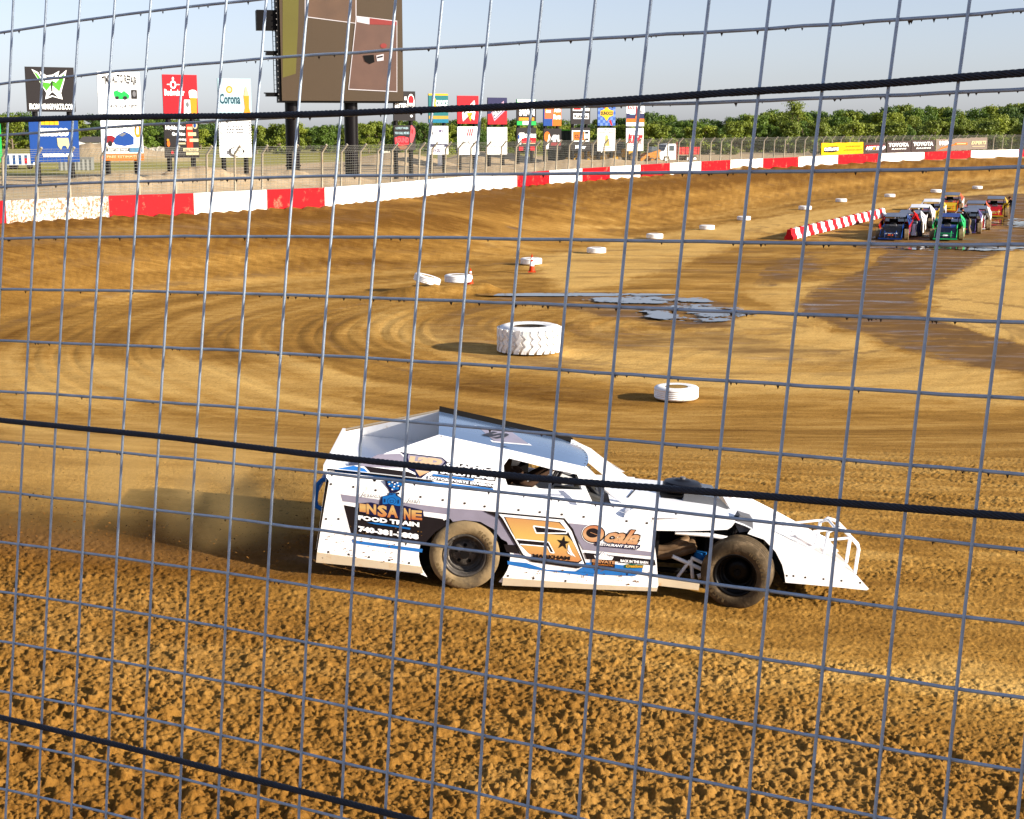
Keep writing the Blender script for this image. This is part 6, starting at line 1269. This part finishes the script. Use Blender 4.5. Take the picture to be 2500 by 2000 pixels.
    for j in range(0,16):
        x=-50
        while x<2550:
            x+=rr.expovariate(1/70 if j<9 else 1/220)
            if j==0 and x>900: break
            p=L(hit(x,fy(j,x)+1,.0024)); s=rr.uniform(.0018,.0042); mb.add([p+Vector((-s*.6,0,-.0018)),p+Vector((s*.6,0,-.0018)),p+Vector((0,-s*.5,-.0018)),p+Vector((0,0,-.0022-s*rr.uniform(.7,1.5)))],[(0,1,2),(0,1,3),(1,2,3),(2,0,3)],dm)
    o=mb.build('dried_mud',root); o['kind']='stuff'
    for pts in ([(-200,300),(30,292),(300,285),(600,283),(850,276),(1200,262),(1500,246),(1800,225),(2100,208),(2470,180),(2700,160)],[(-200,1005),(30,1029),(400,1066),(850,1120),(1227,1160),(1450,1180),(1850,1210),(2150,1236),(2470,1261),(2700,1280)],[(-200,1705),(30,1758),(300,1822),(522,1879),(850,1961),(1100,2025),(1400,2105)]):
        xs=[p[0] for p in pts]; yy=[p[1] for p in pts]; mb=MB(); cs=[L(hit(x,float(np.interp(x,xs,yy)),-.012)) for x in np.linspace(xs[0],xs[-1],220)]
        # smooth
        for _ in range(14): cs=[cs[0]]+[(cs[k-1]+cs[k]*2+cs[k+1])/4 for k in range(1,len(cs)-1)]+[cs[-1]]
        Ld=[0]
        for a,b in zip(cs[:-1],cs[1:]): Ld.append(Ld[-1]+(b-a).length)
        e0=(cs[0]-cs[8]).normalized(); e1=(cs[-1]-cs[-9]).normalized(); cs=[cs[0]+e0*.8]+cs+[cs[-1]+e1*(1.3 if xs[-1]>2000 else 2.6)]; Ld=[0]
        for a,b in zip(cs[:-1],cs[1:]): Ld.append(Ld[-1]+(b-a).length)
        N=int(Ld[-1]/.0045); 
        ax=(cs[-1]-cs[0]).normalized(); u=ax.orthogonal().normalized(); v=ax.cross(u)
        cx=[np.interp(np.linspace(0,Ld[-1],N),Ld,[c[k] for c in cs]) for k in range(3)]
        mb.tube([(cx[0][k],cx[1][k],cx[2][k]) for k in range(0,N,8)],.0032,kb,6)
        for st in range(6):
            P=[]
            for k in range(N):
                a=2*math.pi*(k*.0045/.055)+st*math.pi/3; P.append(Vector((cx[0][k],cx[1][k],cx[2][k]))+(u*math.cos(a)+v*math.sin(a))*.0036)
            mb.tube(P,.0022,kb,5,caps=False)
        mb.build('steel_cable',root)
near_fence()
def fence_shade_panel():
    # unseen panel added to shade the fence, right of and behind the camera; its V shaped gap lets the low sun reach the upper left of the fence
    d0=ray(2500,1000);d1=ray(0,1000); fw=Vector((0,cP,-sP)); PA=CO+d0*(1.99/d0.dot(fw)); PB=CO+d1*(3.02/d1.dot(fw)); al=(PB-PA); nh=Vector((-al.y,al.x,0)).normalized(); nh=nh if nh.y>0 else -nh
    up=Vector((nh.x*math.sin(math.radians(9)),nh.y*math.sin(math.radians(9)),math.cos(math.radians(9)))); nrm=al.cross(up).normalized()
    n=Vector((sv.x,sv.y,0)).normalized(); base=Vector((0,2.3,0))+n*7.0; ex=Vector((-n.y,n.x,0)); P=[]
    for px,py in [(-700,2500),(-700,-500),(150,-500),(190,0),(500,650),(600,1280),(690,1480),(775,1290),(1040,660),(1300,50),(1330,-500),(3300,-500),(3300,2500)]:
        d=ray(px,py); F_=CO+d*((PA-CO).dot(nrm)/d.dot(nrm)); t=(base-F_).dot(n)/sv.dot(n); q=F_+sv*t; P.append(((q-base).dot(ex),q.z))
    zmin=-2.4; xa,xb=P[1][0],P[-2][0]; sg=1 if xb>xa else -1; xa-=sg*1.0; xb+=sg*5; P[1]=(xa,P[1][1]); P[0]=(xa,zmin); P[-2]=(xb,P[-2][1]); P[-1]=(xb,zmin)
    M=frame(base,ex); root=empty('fence_shade_panel',M,'grey notched panel added behind the camera to shade the safety fence','wall'); mb=MB(); mb.prism(P,0,.08,cm('shade_panel_grey',(150,150,148),rough=.6)); mb.build('shade_panel',root)
    for x in (min(p[0] for p in P),max(p[0] for p in P)): mb=MB(); mb.tube([(x,.2,zmin),(x,.2,max(p[1] for p in P))],.08,POSTM,8); mb.build('post',root)
fence_shade_panel()
# remove leftovers
for o in list(bpy.data.objects):
    if o.type=='EMPTY' and not o.get('label'): bpy.data.objects.remove(o)
